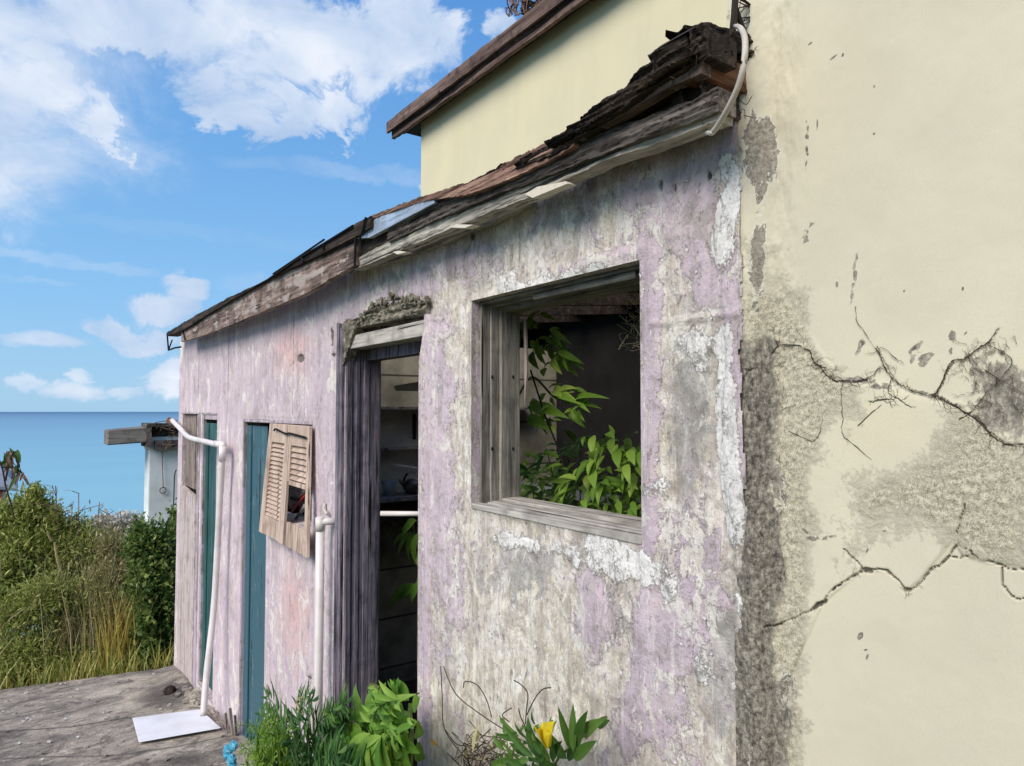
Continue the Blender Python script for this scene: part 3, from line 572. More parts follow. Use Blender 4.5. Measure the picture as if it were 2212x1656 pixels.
bm.tube(smoothpts([PX(1590,-30,-.93),PX(1587,20,-.93),PX(1584,60,-.93),PX(1580,75,-.93)],4),.008,6); bm.tube(smoothpts([PX(1588,15,-.93),PX(1600,50,-.93),PX(1612,80,-.93)],4),.006,6)
bm.tube(smoothpts([PX(1592,-10,-.93),PX(1625,15,-.93),PX(1660,40,-.93),PX(1682,50,-.93)],4),.003,5)
bm.tube(smoothpts([PX(1575,75,-.93),PX(1620,92,-.93),PX(1655,70,-.93),PX(1682,52,-.93)],4),.007,5)
for i in range(16):
    a0=random.uniform(0,1);b0=random.uniform(0,1)
    bm.tube([PX(1588+5*a0,-20+90*a0,-.93),PX(1600+80*b0,0+52*b0,-.93)],.0009,4)
o=bm.build('climbing_root',M_rootd); tag(o,'dark dead vine root on the roof corner where it meets the cream wall','vine')
# ------------------------------------------------------------------ window
win=link(bpy.data.meshes.new('window'),'window',M_wv,house)
x0,x1,z0,z1=HOLES[0]
jr=MB()
def ring(bm_h,bm_j,bm_s,y0,y1,ins,th,e=0):
    bm_j.box((x0+e,y0,z0+e),(x0+ins+th,y1,z1-e)); jr.box((x1-ins-th,y0,z0+e),(x1-e,y1,z1-e))
    bm_h.box((x0+ins+th,y0+.001,z1-ins-th),(x1-ins-th,y1-.001,z1-e)); bm_s.box((x0+ins+th,y0+.001,z0+e),(x1-ins-th,y1-.001,z0+ins+th*.6))
h,j,s_=MB(),MB(),MB(); ring(h,j,s_,.035,.07,.0,.012,.001); ring(h,j,s_,.0705,.105,.003,.018,.001)
ring(h,j,s_,.1055,.188,.006,.028,.001)
h.box((x0+.3,.045,z1-.032),(x1-.06,.07,z1-.014),.004)
j.build('jamb',M_wv,win,bev=.003); jr.build('jamb',M_wv,win,bev=.003); h.build('head',M_wx,win,bev=.003); s_.build('frame_bottom',M_wxp,win,bev=.003)
bm=MB(); bm.box((x0+.005,-.003,z0-.006),(x1,.034,z0+.012),.002); bm.box((x0+.09,.012,z0+.012),(x1,.034,z0+.02),.003); bm.build('sill',M_wxp,win,bev=.004)
bm=MB(); bm.quadbox([P(1133,880,.18),P(1138,800,.18),P(1135,690,.18),P(1131,690,.18)],(0,1,0),.008); bm.build('torn_strip',M_panel,win)
bm=MB()
for uu,vv,yy in [(1063,815,.10),(1108,815,.20),(1063,970,.10),(1108,970,.20)]:
    p=PX(uu,vv,x0+.022 if uu<1080 else x0+.034); lump(bm,p,(.004,.004,.007),10,.2)
bm.build('nail_hole',M_black,win)
# ------------------------------------------------------------------ door opening
dr=link(bpy.data.meshes.new('door_frame'),'door_frame',M_wvd,house)
x0,x1,z0,z1=HOLES[1]
bm=MB()
for y0,y1,t,i in [(.004,.03,.018,.0),(.031,.05,.010,1),(.0505,.07,.018,2),(.0705,.09,.012,3),(.0905,.12,.02,4),(.1205,.176,.018,5)]:
    bm.box((x0+.001,y0,z0),(x0+t,y1,z1-.11),.0015)
bm.build('jamb',M_wvd,dr,bev=.002)
bm=MB(); bm.box((x0-.06,-.022,z0),(x0-.03,.01,z1-.005),.004); bm.box((x0-.031,-.018,z0),(x0-.004,.03,z1-.03),.003); bm.build('casing',M_wvd,dr,bev=.003)
bm=MB(); bm.box((x0+.02,.0,z1-.14),(x1+.0,.09,z1-.075),.003); bm.build('lintel',M_wxp,dr,bev=.003)
bm=MB(); bm.box((x0+.02,.10,z1-.19),(x1,.17,z1-.135),.003); bm.build('inner_head',M_wvd,dr,bev=.003)
# broken mortar over the lintel
def mortar(d):
    o=d.co(); n=d.noise(o,30,8,.7); n2=d.noise(o,9,5,.6); return d.ramp(n,[(.34,lin(58,52,44)),(.48,lin(116,110,96)),(.62,lin(158,152,136))]),d.bump(d.m('ADD',n,n2),1,.012)
M_mort=mat('broken_mortar',mortar,.95)
top=[(765,695),(792,676),(800,662),(815,648),(835,645),(850,636),(868,650),(886,642),(900,640),(905,655),(924,645)]
plank('broken_mortar',top,[(765,709),(800,702),(860,690),(924,678)],-.012,.06,M_mort,house,nx=120,nz=14,jag=.016,dn=.022,sc=60)
bm=MB()
for i in range(46):
    k=random.uniform(0,1); uu=770+155*k; vv=np.interp(uu,[p[0] for p in top],[p[1] for p in top])+random.uniform(-4,10)
    lump(bm,P(uu,vv,-.02),(random.uniform(.006,.016),.008,random.uniform(.006,.014)),8,.6,i)
bm.build('mortar_crumb',M_mort,house)
plank('broken_arris',[(741,700),(752,688),(766,700)],[(741,790),(755,745),(766,712)],-.012,.05,M_mort,house,nx=20,nz=8,dn=.012)
# right edge broken chamfer of the door
bm=MB(); bm.add([(x1+.02,.0,2.84),(x1-.0,-.006,2.80),(x1-.035,-.004,2.70),(x1-.03,-.004,1.0),(x1+.01,-.004,1.0),(x1+.02,.18,2.84),(x1-.0,.18,2.80),(x1-.035,.18,2.70),(x1-.03,.18,1.0),(x1+.01,.18,1.0)],[(0,1,2,3,4),(0,5,6,1),(1,6,7,2),(2,7,8,3)]); o=bm.build('door_arris',M_fac,house); attrset(o.data,dict(paint=.2,white=-.5,grey=-.2,pink=-.8,dark=-1.1))
# ------------------------------------------------------------------ teal doors and boards
for (a0,b0,zb,mm,nm) in [(-5.094,-4.5,.18,M_teal,'teal_door'),(-6.40,-5.88,.24,M_tealg,'teal_door')]:
    yd_=.035 if a0>-6 else .03
    bm=MB(); bm.box((a0,yd_,zb),(b0,yd_+.03,2.40),.002); bm.box((a0+.0,yd_-.012,zb),(a0+.10,yd_,2.40)); bm.build(nm,mm,house,bev=.003)
bm=MB(); bm.box((-5.117,.0,.17),(-5.095,.03,2.446)); bm.box((-5.095,.0,2.425),(-3.70,.11,2.446)); bm.box((-6.449,.0,.22),(-6.40,.03,2.469)); bm.box((-6.40,.005,2.43),(-5.905,.10,2.469)); bm.build('door_post',M_lav,house,bev=.004)
bm=MB(); bm.add([P(583,914,.018),P(590,914,.018),P(573,1040,.018),P(571,1040,.018)],[(0,1,2,3)]); bm.build('dark_gap',M_black,house)
bm=MB(); bm.box((-4.51,.07,.2),(-3.7,.10,1.852)); bm.build('infill',M_lav,house)
zz=P(395,1050)[2]
bm=MB(); bm.box((-7.328,.03,zz),(-7.10,.06,2.474)); bm.box((-7.098,.026,zz),(-6.86,.06,2.474)); bm.box((-6.858,.032,zz),(-6.602,.06,2.474)); bm.build('upper_plank',M_panel,house,bev=.003)
bm=MB(); bm.quadbox([(-7.33,-.012,.03),(-6.62,-.012,.03),(-6.62,-.012,zz-.05),(-7.33,-.012,zz+.0)],(0,1,0),.04); bm.build('lower_panel',M_panel2,house,bev=.003)
bm=MB(); bm.box((-6.60,-.012,.05),(-6.5,.004,2.47),.002); bm.box((-7.4,-.006,2.476),(-5.88,.006,2.49)); bm.build('batten',M_lav,house,bev=.003)
bm=MB(); # batten strips over joints in the left cladding
for xx_ in (-6.62,-4.02,-5.55): bm.box((xx_-.006,-.007,2.48),(xx_+.006,.004,3.06),.001)
o=bm.build('joint_strip',M_fac,house); attrset(o.data,dict(paint=.8,white=-.7,grey=-.4,pink=-.6,dark=-1.3))
# ------------------------------------------------------------------ broken louvred shutter
sh=thing('louvered_shutter',P(620,1150,-.03),'broken tan louvered shutter hanging askew in the lavender wall beside the teal door','shutter')
C=[P(588,915,-.03),P(675,920,-.03),P(669,1206,-.045),(0,0,0)]
def sp(U,V):   # shutter surface, U 0..1 across, V 0..1 down, by its own four corners
    tl,tr,br,bl=P(589,915,-.02),P(675,921,-.02),P(669,1206,-.05),P(565,1148,-.05)
    t=tl+(tr-tl)*U; b_=bl+(br-bl)*U; return t+(b_-t)*V
nrm=np.array([0,-1,0])
def spb(bm,u0,u1,v0,v1,th=.018,off=0):
    bm.quadbox([sp(u0,v1)+nrm*off,sp(u1,v1)+nrm*off,sp(u1,v0)+nrm*off,sp(u0,v0)+nrm*off],nrm,th)
bm=MB()
for u0,u1,v0,v1 in [(0,.10,0,1),(.44,.545,0,1),(.95,1,0,1),(.10,.44,0,.165),(.10,.44,.83,.995),(.56,.60,.0,.47),(.60,.95,0,.17),(.6,.95,.46,.495),(.60,.95,.80,.995)]: spb(bm,u0,u1,v0,v1)
bm.build('frame',M_shut,sh,bev=.002)
def slat(bm,u0,u1,v,dv):
    a_=sp(u0,v)-nrm*.006; b_=sp(u1,v)-nrm*.006; c_=sp(u1,v+dv)+nrm*.014; d_=sp(u0,v+dv)+nrm*.014
    bm.quadbox([d_,c_,b_,a_],(nrm*.6+np.array([0,0,.5])),.004)
bm=MB()
for i in range(17): slat(bm,.10,.44,.175+i*.0385,.034)
bm.build('louver_panel',M_shut,sh)
bm=MB()
for i in range(6): slat(bm,.60,.95,.18+i*.046,.040)
bm.build('louver_panel',M_shut,sh)
bm=MB(); bm.tube(smoothpts([sp(.2,.06)+nrm*.03,sp(.25,.045)+nrm*.03,sp(.5,.075)+nrm*.03,sp(.62,.07)+nrm*.03,sp(.98,.09)+nrm*.03],4),.006,5); bm.build('latch_wire',M_black,sh)
bm=MB()
for q in ([(622,1082),(672,1020),(676,1042),(626,1100)],[(640,1115),(672,1062),(674,1078),(628,1130)]):
    bm.quadbox([P(*p,.05) for p in q][::-1],(0,1,0),.02)
o=bm.build('loose_board',M_greyb); tag(o,'loose grey boards jammed diagonally behind the gap in the broken shutter','board')
bm=MB(); bm.quadbox([P(628,1103,.045),P(672,1050,.045),P(672,1056,.045),P(629,1108,.045)],(0,1,0),.01); o=bm.build('red_strap',mat('red_strap_paint',lambda d:lin(170,44,52),.5)); tag(o,'thin red strap between the grey boards behind the broken shutter','strap')
# ------------------------------------------------------------------ pipes
pi=thing('drain_pipe',PG(439,1547),'long white plastic drain pipe bending round the far corner down to the white board','pipe','white plastic pipes on the pink wall')
bm=MB(); pts=[PX(371,908,-7.5),P(390,927,-.1),P(408,945,-.11),P(445,955,-.10),P(470,961,-.08)]; bm.tube(smoothpts(pts,6),.0215,14); bm.build('upper_run',M_pvc,pi,True)
bm=MB(); bm.tube([P(464,959,-.08),P(482,962,-.08)],.0245,14); pe=P(481,964,-.08); bm.tube([pe,pe-np.array([0,0,.11])],.0255,14); lump(bm,pe,(.0255,.0255,.0255),14,0); bm.build('elbow',M_pvc,pi,True)
bm=MB(); bm.tube(smoothpts([P(481,975,-.08),P(474,1100,-.085),P(463,1300,-.10),P(446,1460,-.16),P(439,1547,-.2)],6),.0225,14); bm.build('lower_run',M_pvc,pi,True)
bm=MB(); bm.tube([PX(371,908,-7.5)+np.array([0,-.03,0]),PX(378,915,-7.45)],.034,12); bm.build('pipe_collar',M_rust,pi)
p2=thing('vent_pipe',(-3.6,-.06,gz(-3.6)),'short upright white plastic pipe with capped elbow left of the missing door','pipe','white plastic pipes on the pink wall')
bm=MB(); q=P(692,1125,-.07); bm.tube([q,(q[0],q[1],gz(q[0]))],.0215,16); bm.build('pipe',M_pvc,p2,True)
bm=MB(); bm.tube([q-np.array([0,0,.05]),q+np.array([0,0,.012])],.0245,16); lump(bm,q+np.array([0,0,.010]),(.0245,.0245,.012),14,0); bm.tube([q+np.array([0,0,-.004]),q+np.array([.05,.062,-.004])],.0185,12); bm.build('elbow',M_pvc,p2,True)
bm=MB(); bm.tube(smoothpts([P(703,1088,-.01),P(700,1100,-.02),P(707,1112,-.03)],3),.008,6); bm.build('bracket',M_pvcd,p2)
pts=[P(1588,57,-.06),P(1600,62,-.10),P(1609,85,-.13),P(1608,130,-.15),P(1597,180,-.15),P(1576,228,-.14),P(1553,268,-.12),P(1541,284,-.11),P(1535,288,-.11),P(1522,286,-.09),P(1505,283,-.07),P(1490,282,-.05)]
bm=MB(); bm.tube(smoothpts(pts,4),np.interp(np.arange(45),[0,6,30,34,44],[.0045,.0062,.0062,.005,.0025]),12); o=bm.build('bent_conduit',M_pvcd,smooth=True); tag(o,'thin bent off white plastic tube hanging from the rotten roof corner','tube')
# ------------------------------------------------------------------ debris on the terrace
bm=MB(); bm.quadbox([PG(*p,.022) for p in [(300,1605),(477,1574),(433,1534),(286,1553)]],(0,0,1),.006); o=bm.build('white_board',M_white,bev=.003); tag(o,'white rectangular board lying flat on the terrace under the drain pipe','board')
bm=MB()
for q in ([(470,1572,448,1530,.02),(485,1578,462,1528,.016),(500,1585,470,1535,.018),(505,1588,500,1530,.02),(512,1588,510,1545,.016),(495,1585,490,1540,.014),(452,1570,450,1538,.022)]):
    a_=PG(q[0],q[1]); b_=P(q[2],q[3],min(a_[1]+.0,-.03)); b_[1]=-.03+random.uniform(-.03,.0); b_=P(q[2],q[3],b_[1]); wv=np.array([q[4],0,0]); bm.quadbox([a_-wv,a_+wv,b_+wv*.3,b_-wv*.3],(0,-1,0),.015)
o=bm.build('splintered_wood',M_panel); tag(o,'splintered grey wood broken off the wall foot beside the white board','wood')
RB=[(405,1448),(418,1462),(430,1452),(398,1480),(412,1500),(432,1480),(426,1512),(390,1470),(438,1500),(425,1535),(404,1462),(442,1520)]
RB=sorted(RB[:9],key=lambda q:PG(*q)[0]); ORD=['nearest','second','third','fourth','fifth','sixth','seventh','eighth','ninth']
for i,(uu,vv) in enumerate(RB):
    bm=MB(); p=PG(uu,vv); r=random.uniform(.04,.10); lump(bm,p+np.array([0,0,r*.2]),(r*1.2,r,r*.55),12,.5,i*3); o=bm.build('rubble_stone',M_terr,smooth=False); attrset(o.data,dict(dark=-1.))
    tag(o,'broken concrete chunk behind the drain pipe, '+ORD[i]+' from the far house corner','rubble','rubble at the wall foot')
bm=MB(); lump(bm,PG(367,1493,.02),(.06,.05,.04),14,.5,3); o=bm.build('stone',M_tar); tag(o,'single dark clod lying in the middle of the terrace','stone')
bm=MB(); 
for i in range(5):
    p=P(498+random.uniform(-6,8),1612+9*i,-.45); lump(bm,p,(.03,.02,.022),8,.7,i)
o=bm.build('cyan_scrap',M_cyan); tag(o,'crumpled bright blue plastic scrap beside the lime green tuft','plastic scrap')
bm=MB(); bm2=MB()
for i in range(120):
    uu,vv=random.uniform(0,600),random.uniform(1450,1680); p=PG(uu,vv,.012)
    if p[0]<-7.6+.31*p[1] or p[1]>-.03: continue
    r=random.uniform(.004,.016); (bm if i%3 else bm2).box(p-[r,r*.7,r*.3],p+[r,r*.7,r*.4],r*.35)
for uu,vv in [(380,1500),(400,1492),(408,1515),(415,1478),(422,1470),(398,1470)]*6:
    p=PG(uu+random.gauss(0,12),vv+random.gauss(0,10),.015)
    if p[1]>-.03: continue
    r=random.uniform(.01,.03); bm.box(p-[r,r*.7,r*.3],p+[r,r*.7,r*.4],r*.4)
o=bm.build('grit',M_terr); attrset(o.data,dict(dark=-1.)); o['kind']='stuff'
o=bm2.build('plaster_crumbs',M_cloth); o['kind']='stuff'
# ------------------------------------------------------------------ tall cream house
tall=thing('cream_house',(0,1.5,.8),'tall cream plastered house with cracked near wall and brown eaves behind the lean-to','house')
RW=.04
AX=lines((-.985,-.86,.0022),(-.86,-.34,.0022),(-.34,.0,.02),(.0,3.,.2)); AZ=lines((.0,1.6,.1),(1.6,3.46,.0026),(3.46,6.6,.1))
a,b=np.meshgrid(AX,AZ,indexing='ij'); u,v=PJ(a,RW,b)
def c8(z): return [(1609.7+.2724*x,1034.8+.2724*y) for x,y in z]
def c7(z): return [(1609.7+.2724*x,689.9+.2724*y) for x,y in z]
CR=[c8([(200,1170),(300,1140),(420,1090),(520,1045),(600,990),(650,940),(690,880),(780,820),(860,770),(920,740),(1000,715),(1120,720),(1190,780),(1280,880),(1300,900),(1400,830),(1450,750),(1500,695),(1540,690),(1620,600),(1690,520),(1690,400),(1740,200)]),
    c8([(1620,600),(1700,630),(1800,610),(1800,570),(1710,540)]),c8([(1800,580),(1850,630),(1950,660),(2030,680),(2100,720),(2260,722)]),c8([(2030,680),(2045,830),(2110,930),(2160,955),(2260,940)]),c8([(780,560),(870,630),(920,690),(915,740)])]
RT=[c7(z) for z in ([(80,400),(150,390),(220,290),(270,215),(400,205),(480,230),(530,270),(545,330),(600,370),(650,385)],[(600,370),(650,440),(720,490),(800,485),(880,490),(990,470),(1080,380)],
   [(1040,230),(1080,290),(1110,370),(1170,470),(1250,530),(1350,580),(1490,605),(1560,520),(1610,400),(1650,330),(1740,320),(1850,240),(1930,190),(2010,80)],[(1490,605),(1600,650),(1750,735),(1850,800),(1930,890),(2000,950),(2080,990),(2240,1000)],
   [(1700,790),(1800,740),(1900,610),(2030,480),(2120,340),(2060,270),(1930,200)],[(1900,400),(2030,480),(2150,550),(2240,610)],[(780,490),(770,650),(785,790),(775,870),(800,940),(900,1020),(1010,1120)],[(885,-100),(890,0),(950,100),(1040,230)],
   [(1040,230),(1120,240),(1200,310),(1260,350)],[(270,215),(240,120),(250,50)],[(200,300),(205,400)],[(360,890),(450,930),(540,970),(600,900),(625,780)],[(1170,480),(1140,570),(1220,630),(1320,700)],[(980,650),(1100,640),(1200,630)],[(900,850),(1010,740),(1090,680)])]
wu=u+5*fbm(a,b,40,3,off=1); wv=v+5*fbm(a,b,40,3,off=6)
crk=np.zeros_like(a)
for i,pl_ in enumerate(CR):
    m_=(u>1600)&(u<2300)&(v>900)&(v<1450); dd=segdist(wu,wv,pl_); wd=1.1 if i else 1.5
    wd=wd*(1+.7*fbm(a,b,18,3,off=2)); crk=np.maximum(crk,1-sstep(.5,1.3,dd/np.maximum(wd,.8)))
for i in (2,3):
    dd=segdist(wu,wv,RT[i]); crk=np.maximum(crk,(1-sstep(.4,1.3,dd/np.maximum(1.1*(1+fbm(a,b,18,3)),.5)))*(.9 if i==3 else .6))
tri=[(920,690),(915,750),(1010,745),(1110,722)]
crk=np.maximum(crk,.8*sstep(.3,.7,blob(wu,wv,*c8([(965,722)])[0],17,8,10)+.2))
crk=np.maximum(crk,.9*sstep(.3,.7,blob(wu,wv,*c8([(590,1000)])[0],22,6,-35)+.2)); crk=np.maximum(crk,.7*sstep(.3,.7,blob(wu,wv,*c8([(1290,885)])[0],10,7,0)+.2))
# lines for "between the two cracks"
up=np.interp(u,[1690,1760,1800,1830,1900,1960,2020,2080,2140,2212],[640,745,800,830,825,850,860,880,930,965]); lo=np.interp(u,[1690,1780,1860,1920,1960,1985,2010,2060,2080,2130,2212],[1500,1300,1235,1230,1275,1255,1225,1170,1200,1215,1225])
btw=sstep(-15,15,v-up)*sstep(-4,4,lo-v)
ro=-.8+.45*btw+1.1*btw*np.clip(blob(u,v,2130,1080,190,170),0,1)+.85*np.clip(blob(u,v,1770,840,100,120),0,1)+.5*np.clip(blob(u,v,1900,1080,120,100),0,1)*btw+1.0*sstep(1790,1690,u)*sstep(300,900,v)+.35*fbm(a,b,8,5,off=3)
ro+=.5*np.clip(blob(u,v,1740,700,60,80),0,1)+.2*sstep(1790,1680,u+70*fbm(a,b,8,5,.6,off=14))+.75*fbm(a,b,9,5,.65,off=15)+.5*np.clip(blob(u,v,2160,830,90,90),0,1)
wz=u+95*fbm(a,b*.6,9,6,.65)+30*fbm(a,b,3,3,off=4)
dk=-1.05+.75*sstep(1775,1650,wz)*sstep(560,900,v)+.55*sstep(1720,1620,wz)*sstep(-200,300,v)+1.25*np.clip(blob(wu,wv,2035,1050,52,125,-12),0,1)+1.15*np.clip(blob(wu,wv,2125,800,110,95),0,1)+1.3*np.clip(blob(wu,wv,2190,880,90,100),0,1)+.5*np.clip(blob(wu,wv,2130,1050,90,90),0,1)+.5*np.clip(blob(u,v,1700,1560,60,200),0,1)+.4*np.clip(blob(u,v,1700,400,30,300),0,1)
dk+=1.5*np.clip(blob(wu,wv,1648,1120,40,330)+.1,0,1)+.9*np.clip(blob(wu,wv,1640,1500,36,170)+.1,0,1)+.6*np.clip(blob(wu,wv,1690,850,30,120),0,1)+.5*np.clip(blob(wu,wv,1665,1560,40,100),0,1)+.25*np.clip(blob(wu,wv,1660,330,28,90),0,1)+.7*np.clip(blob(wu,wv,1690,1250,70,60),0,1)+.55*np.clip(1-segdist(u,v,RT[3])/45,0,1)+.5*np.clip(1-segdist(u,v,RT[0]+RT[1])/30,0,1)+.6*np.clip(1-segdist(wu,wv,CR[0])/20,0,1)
dk+=1.5*fbm(a,b*.5,13,6,.7,off=11)*np.where(dk>-.9,1,.35)
flk=-1.1+1.3*np.clip(blob(wu,wv,1655,330,34,95)+.2,0,1)+1.1*np.clip(blob(wu,wv,1650,560,20,150)+.1,0,1)+1.2*np.clip(blob(wu,wv,1655,900,26,150)+.1,0,1)+1.2*np.clip(blob(wu,wv,1640,1150,24,170)+.1,0,1)+1.0*np.clip(blob(wu,wv,1690,1060,30,90)+.1,0,1)+1.0*np.clip(blob(wu,wv,1700,1500,50,140)+.1,0,1)+.3*sstep(1760,1640,u)+.5*np.clip(blob(wu,wv,1720,760,60,60),0,1)
dk+=.25*sstep(1730,1640,u)*sstep(650,800,v)
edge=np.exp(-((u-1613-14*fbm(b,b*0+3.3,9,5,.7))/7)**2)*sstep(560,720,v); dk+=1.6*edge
for q in [(1860,748,9,24,30),(1975,757,7,28,38),(1995,772,30,12,-8),(2056,730,10,20,0),(2056,755,4,18,10),(1980,785,24,10,10),(1770,1163,45,7,-3),(1740,1150,25,4,30),(1900,835,40,9,0),(1860,822,45,9,0),(1745,505,10,40,20),(1742,320,4,70,0),(2085,722,12,3,-50),(1845,600,5,60,5)]:
    bq=blob(wu,wv,*q); dk=np.maximum(dk,np.where(bq>0,1.5*bq*(.7+2.2*fbm(a,b,60,4,off=q[0]))-.45,-1.))
for q in [(1808,616,4,9,0),(1953,630,3,5,30),(2080,625,3,8,0),(1888,188,3,5,0),(1888,290,4,4,0),(1800,125,14,3,-40),(1750,95,8,3,-40),(1765,270,2,20,0),(1858,1375,8,14,30),(1873,1420,3,10,20),(1870,1405,6,3,0),(1820,120,3,8,20),(1640,350,2,14,0),(1912,1148,6,3,0),(1875,1190,3,9,30)]: dk=np.maximum(dk,1.8*blob(u,v,q[0],q[1],q[2]*.8,q[3]*.7,q[4])-.25)
dk=dk+.25*fbm(a,b*.5,30,5,off=2)*sstep(-1,-.2,dk)
disp=-.006*crk+.003*btw+.002*fbm(a,b,5,4)+.0035*sstep(-.3,.4,ro)*fbm(a,b,70,4,off=7)+.008*sstep(1760,1690,u)*fbm(a,b*.4,18,5)
yl=np.clip(.7*blob(u,v,1900,900,220,160)+.6*blob(u,v,1960,600,260,200)*0+.5*np.clip(blob(u,v,1720,300,60,400),0,1),0,1)
gridmesh('near_wall',AX,AZ,lambda a,b,d:np.stack([a,.004+(RW-.004)*sstep(-.95,-.885,a)-d*sstep(-.985,-.93,a),b],-1),disp,dict(rough=ro,dark=dk,crack=crk,yellow=yl,flake=flk),M_cream,tall)
bm=MB(); bm.add([(-.985,.045,0),(-.985,3.2,0),(-.985,3.2,6.6),(-.985,.045,6.6),(3,.045,0),(3,3.2,0),(3,3.2,6.6),(3,.045,6.6)],[(0,1,2,3),(7,6,5,4),(3,2,6,7)]); o=bm.build('side_wall',M_creamf,tall)
cx=P(910,265,3.2)[0]; ez=P(910,262,3.2)[2]
bm=MB(); bm.add([(cx,3.2,-.6),(3,3.2,-.6),(3,3.2,ez+.25),(cx,3.2,ez+.25),(cx,9,-.6),(cx,9,ez+.25),(3,9,-.6),(3,9,ez+.25)],[(0,1,2,3),(4,0,3,5),(1,6,7,2)]); bm.build('upper_wall',M_creamf,tall)
rf=link(bpy.data.meshes.new('roof'),'roof',M_tar,tall)
EY=2.97; E0=P(840,268,EY); Eb=P(840,290,EY)
bm=MB(); bm.add([(E0[0],EY,E0[2]),(3.5,EY,E0[2]),(3.5,6.2,E0[2]+2.2),(E0[0],6.2,E0[2]+2.2),(E0[0],EY,E0[2]-.03),(3.5,EY,E0[2]-.03),(3.5,6.2,E0[2]+2.17),(E0[0],6.2,E0[2]+2.17),(3.5,9.8,E0[2]),(E0[0],9.8,E0[2])],[(0,1,2,3),(7,6,5,4),(4,5,1,0),(0,3,7,4),(3,2,8,9)]); bm.build('roof_slab',M_roofm,rf)
def pl2(name,x0,x1,zt,zb,y,dep,m,nx=160,jag=.02,dn=.012):
    xx=np.linspace(x0,x1,nx); nz=6; t_=np.full(nx,zt)+jag*fbm(xx,xx*0+3.1,2.2,5,.65); b_=np.full(nx,zb)+jag*fbm(xx,xx*0+8.1,1.5,4,.6)
    V=[(xx[i],y-dn*float(perlin(np.array(xx[i]*3),np.array(j*1.7))),b_[i]+(t_[i]-b_[i])*j/(nz-1)) for i in range(nx) for j in range(nz)]
    bk=[(xx[i],y+dep,b_[i]) for i in range(nx)]+[(xx[i],y+dep,t_[i]) for i in range(nx)]; o1=nx*nz;o2=o1+nx
    Fs=[(i*nz+j,(i+1)*nz+j,(i+1)*nz+j+1,i*nz+j+1) for i in range(nx-1) for j in range(nz-1)]
    for i in range(nx-1): Fs+= [(i*nz,o1+i,o1+i+1,(i+1)*nz),(i*nz+nz-1,(i+1)*nz+nz-1,o2+i+1,o2+i)]
    Fs+=[tuple([j for j in range(nz)]+[o2,o1])]
    bm=MB(); bm.add(V+bk,Fs); return bm.build(name,m,rf)
M_fasc=wood('far_fascia',lin(52,40,36),lin(104,84,76),lin(146,124,112),'x',14,bs=.6)
pl2('fascia',E0[0]-.02,3.5,E0[2]+.02,Eb[2]+.01,EY-.03,.04,M_fasc)
pl2('lower_fascia',E0[0]+.05,3.5,Eb[2]+.05,Eb[2]-.09,EY+.02,.05,M_fasc,jag=.03)
bm=MB(); bm.add([(E0[0]+.05,EY+.06,Eb[2]+.0),(3.5,EY+.06,Eb[2]+.0),(3.5,3.199,ez-.02),(E0[0]+.05,3.199,ez-.02)],[(3,2,1,0)]); bm.add([(E0[0]+.05,EY+.06,Eb[2]+.01),(E0[0]+.05,3.199,ez),(E0[0]+.05,8.5,ez),(cx+.0,8.5,ez),(cx,3.199,ez)],[(0,1,4),(1,2,3,4)]); bm.build('soffit',M_darkw,rf)
# twigs on the far roof
bm=MB(); 
for i in range(22):
    b0=P(1098+random.uniform(0,40),38-random.uniform(0,14),EY-.02); q=b0+np.array([random.gauss(0,.08),random.gauss(0,.05),random.uniform(.08,.32)]); bm.tube(smoothpts([b0,(b0+q)/2+rs.normal(0,.04,3),q],3),.007,4)
o=bm.build('dry_twig',M_rust); tag(o,'reddish dry twigs sprouting on the high brown eave against the sky','twigs')
bm=MB()
for i in range(26):
    b0=P(1130+random.uniform(0,50),26-random.uniform(-8,8)-(i%5)*5,EY+.1); lump(bm,b0,(random.uniform(.03,.06),.05,random.uniform(.02,.035)),8,.7,i)
o=bm.build('roof_litter',M_tar,None); tag(o,'dark heap of rotted leaf litter on the top edge of the high eave','debris')
# roots on the near wall
bm=MB()
def wallpt(q,h=.003): p=P(q[0],q[1],RW); p[1]=.004+(RW-.004)*float(sstep(-.95,-.885,p[0])); return p+np.array([0,-h,0])
def branch(bm,p,ang,L,r,depth):
    pts=[p];a_=ang
    for i in range(5): a_+=random.gauss(0,.35); p=(p[0]+L/5*math.cos(a_),p[1]+L/5*math.sin(a_)); pts.append(p)
    bm.tube([wallpt(q,.0035) for q in pts],np.linspace(r,r*.4,6),4,False)
    if depth>0:
        for i in range(random.randint(1,3)): branch(bm,random.choice(pts[1:]),a_+random.choice([-1,1])*random.uniform(.4,1.1),L*.6,r*.6,depth-1)
for i,pl_ in enumerate(RT):
    sp_=smoothpts([(x,y) for x,y in pl_],5); sp_=sp_+rs.normal(0,1.0,sp_.shape)
    r0=.0011 if i in(0,1,2,3) else .0006; rr=r0*(1+.5*rs.uniform(-1,1,len(sp_))); rr[-4:]*=.6
    bm.tube([wallpt(q,.004) for q in sp_],rr,5)
for i,n_ in [(0,20),(1,30),(2,6),(3,24),(4,14),(5,6),(12,6),(13,12),(9,6)]:
    sp_=smoothpts(RT[i],8)
    for k in range(n_):
        j=int(len(sp_)*random.random()); branch(bm,tuple(sp_[j]),random.uniform(0,6.28) if i!=3 else random.uniform(.8,2.2),random.uniform(8,30),.0004,1)
for k in range(60):
    branch(bm,(random.uniform(1640,1700),random.uniform(700,1300)),random.uniform(0,6.28),random.uniform(8,26),.0005,1)
for k in range(40):
    branch(bm,(random.uniform(2080,2200),random.uniform(740,900)),random.uniform(2.,4.5),random.uniform(14,40),.0004,1)
for k in range(12):
    q=smoothpts(CR[0],6); q=q[int(len(q)*random.uniform(.35,.8))]; branch(bm,tuple(q),random.uniform(.6,2.4),random.uniform(5,15),.0004,0)
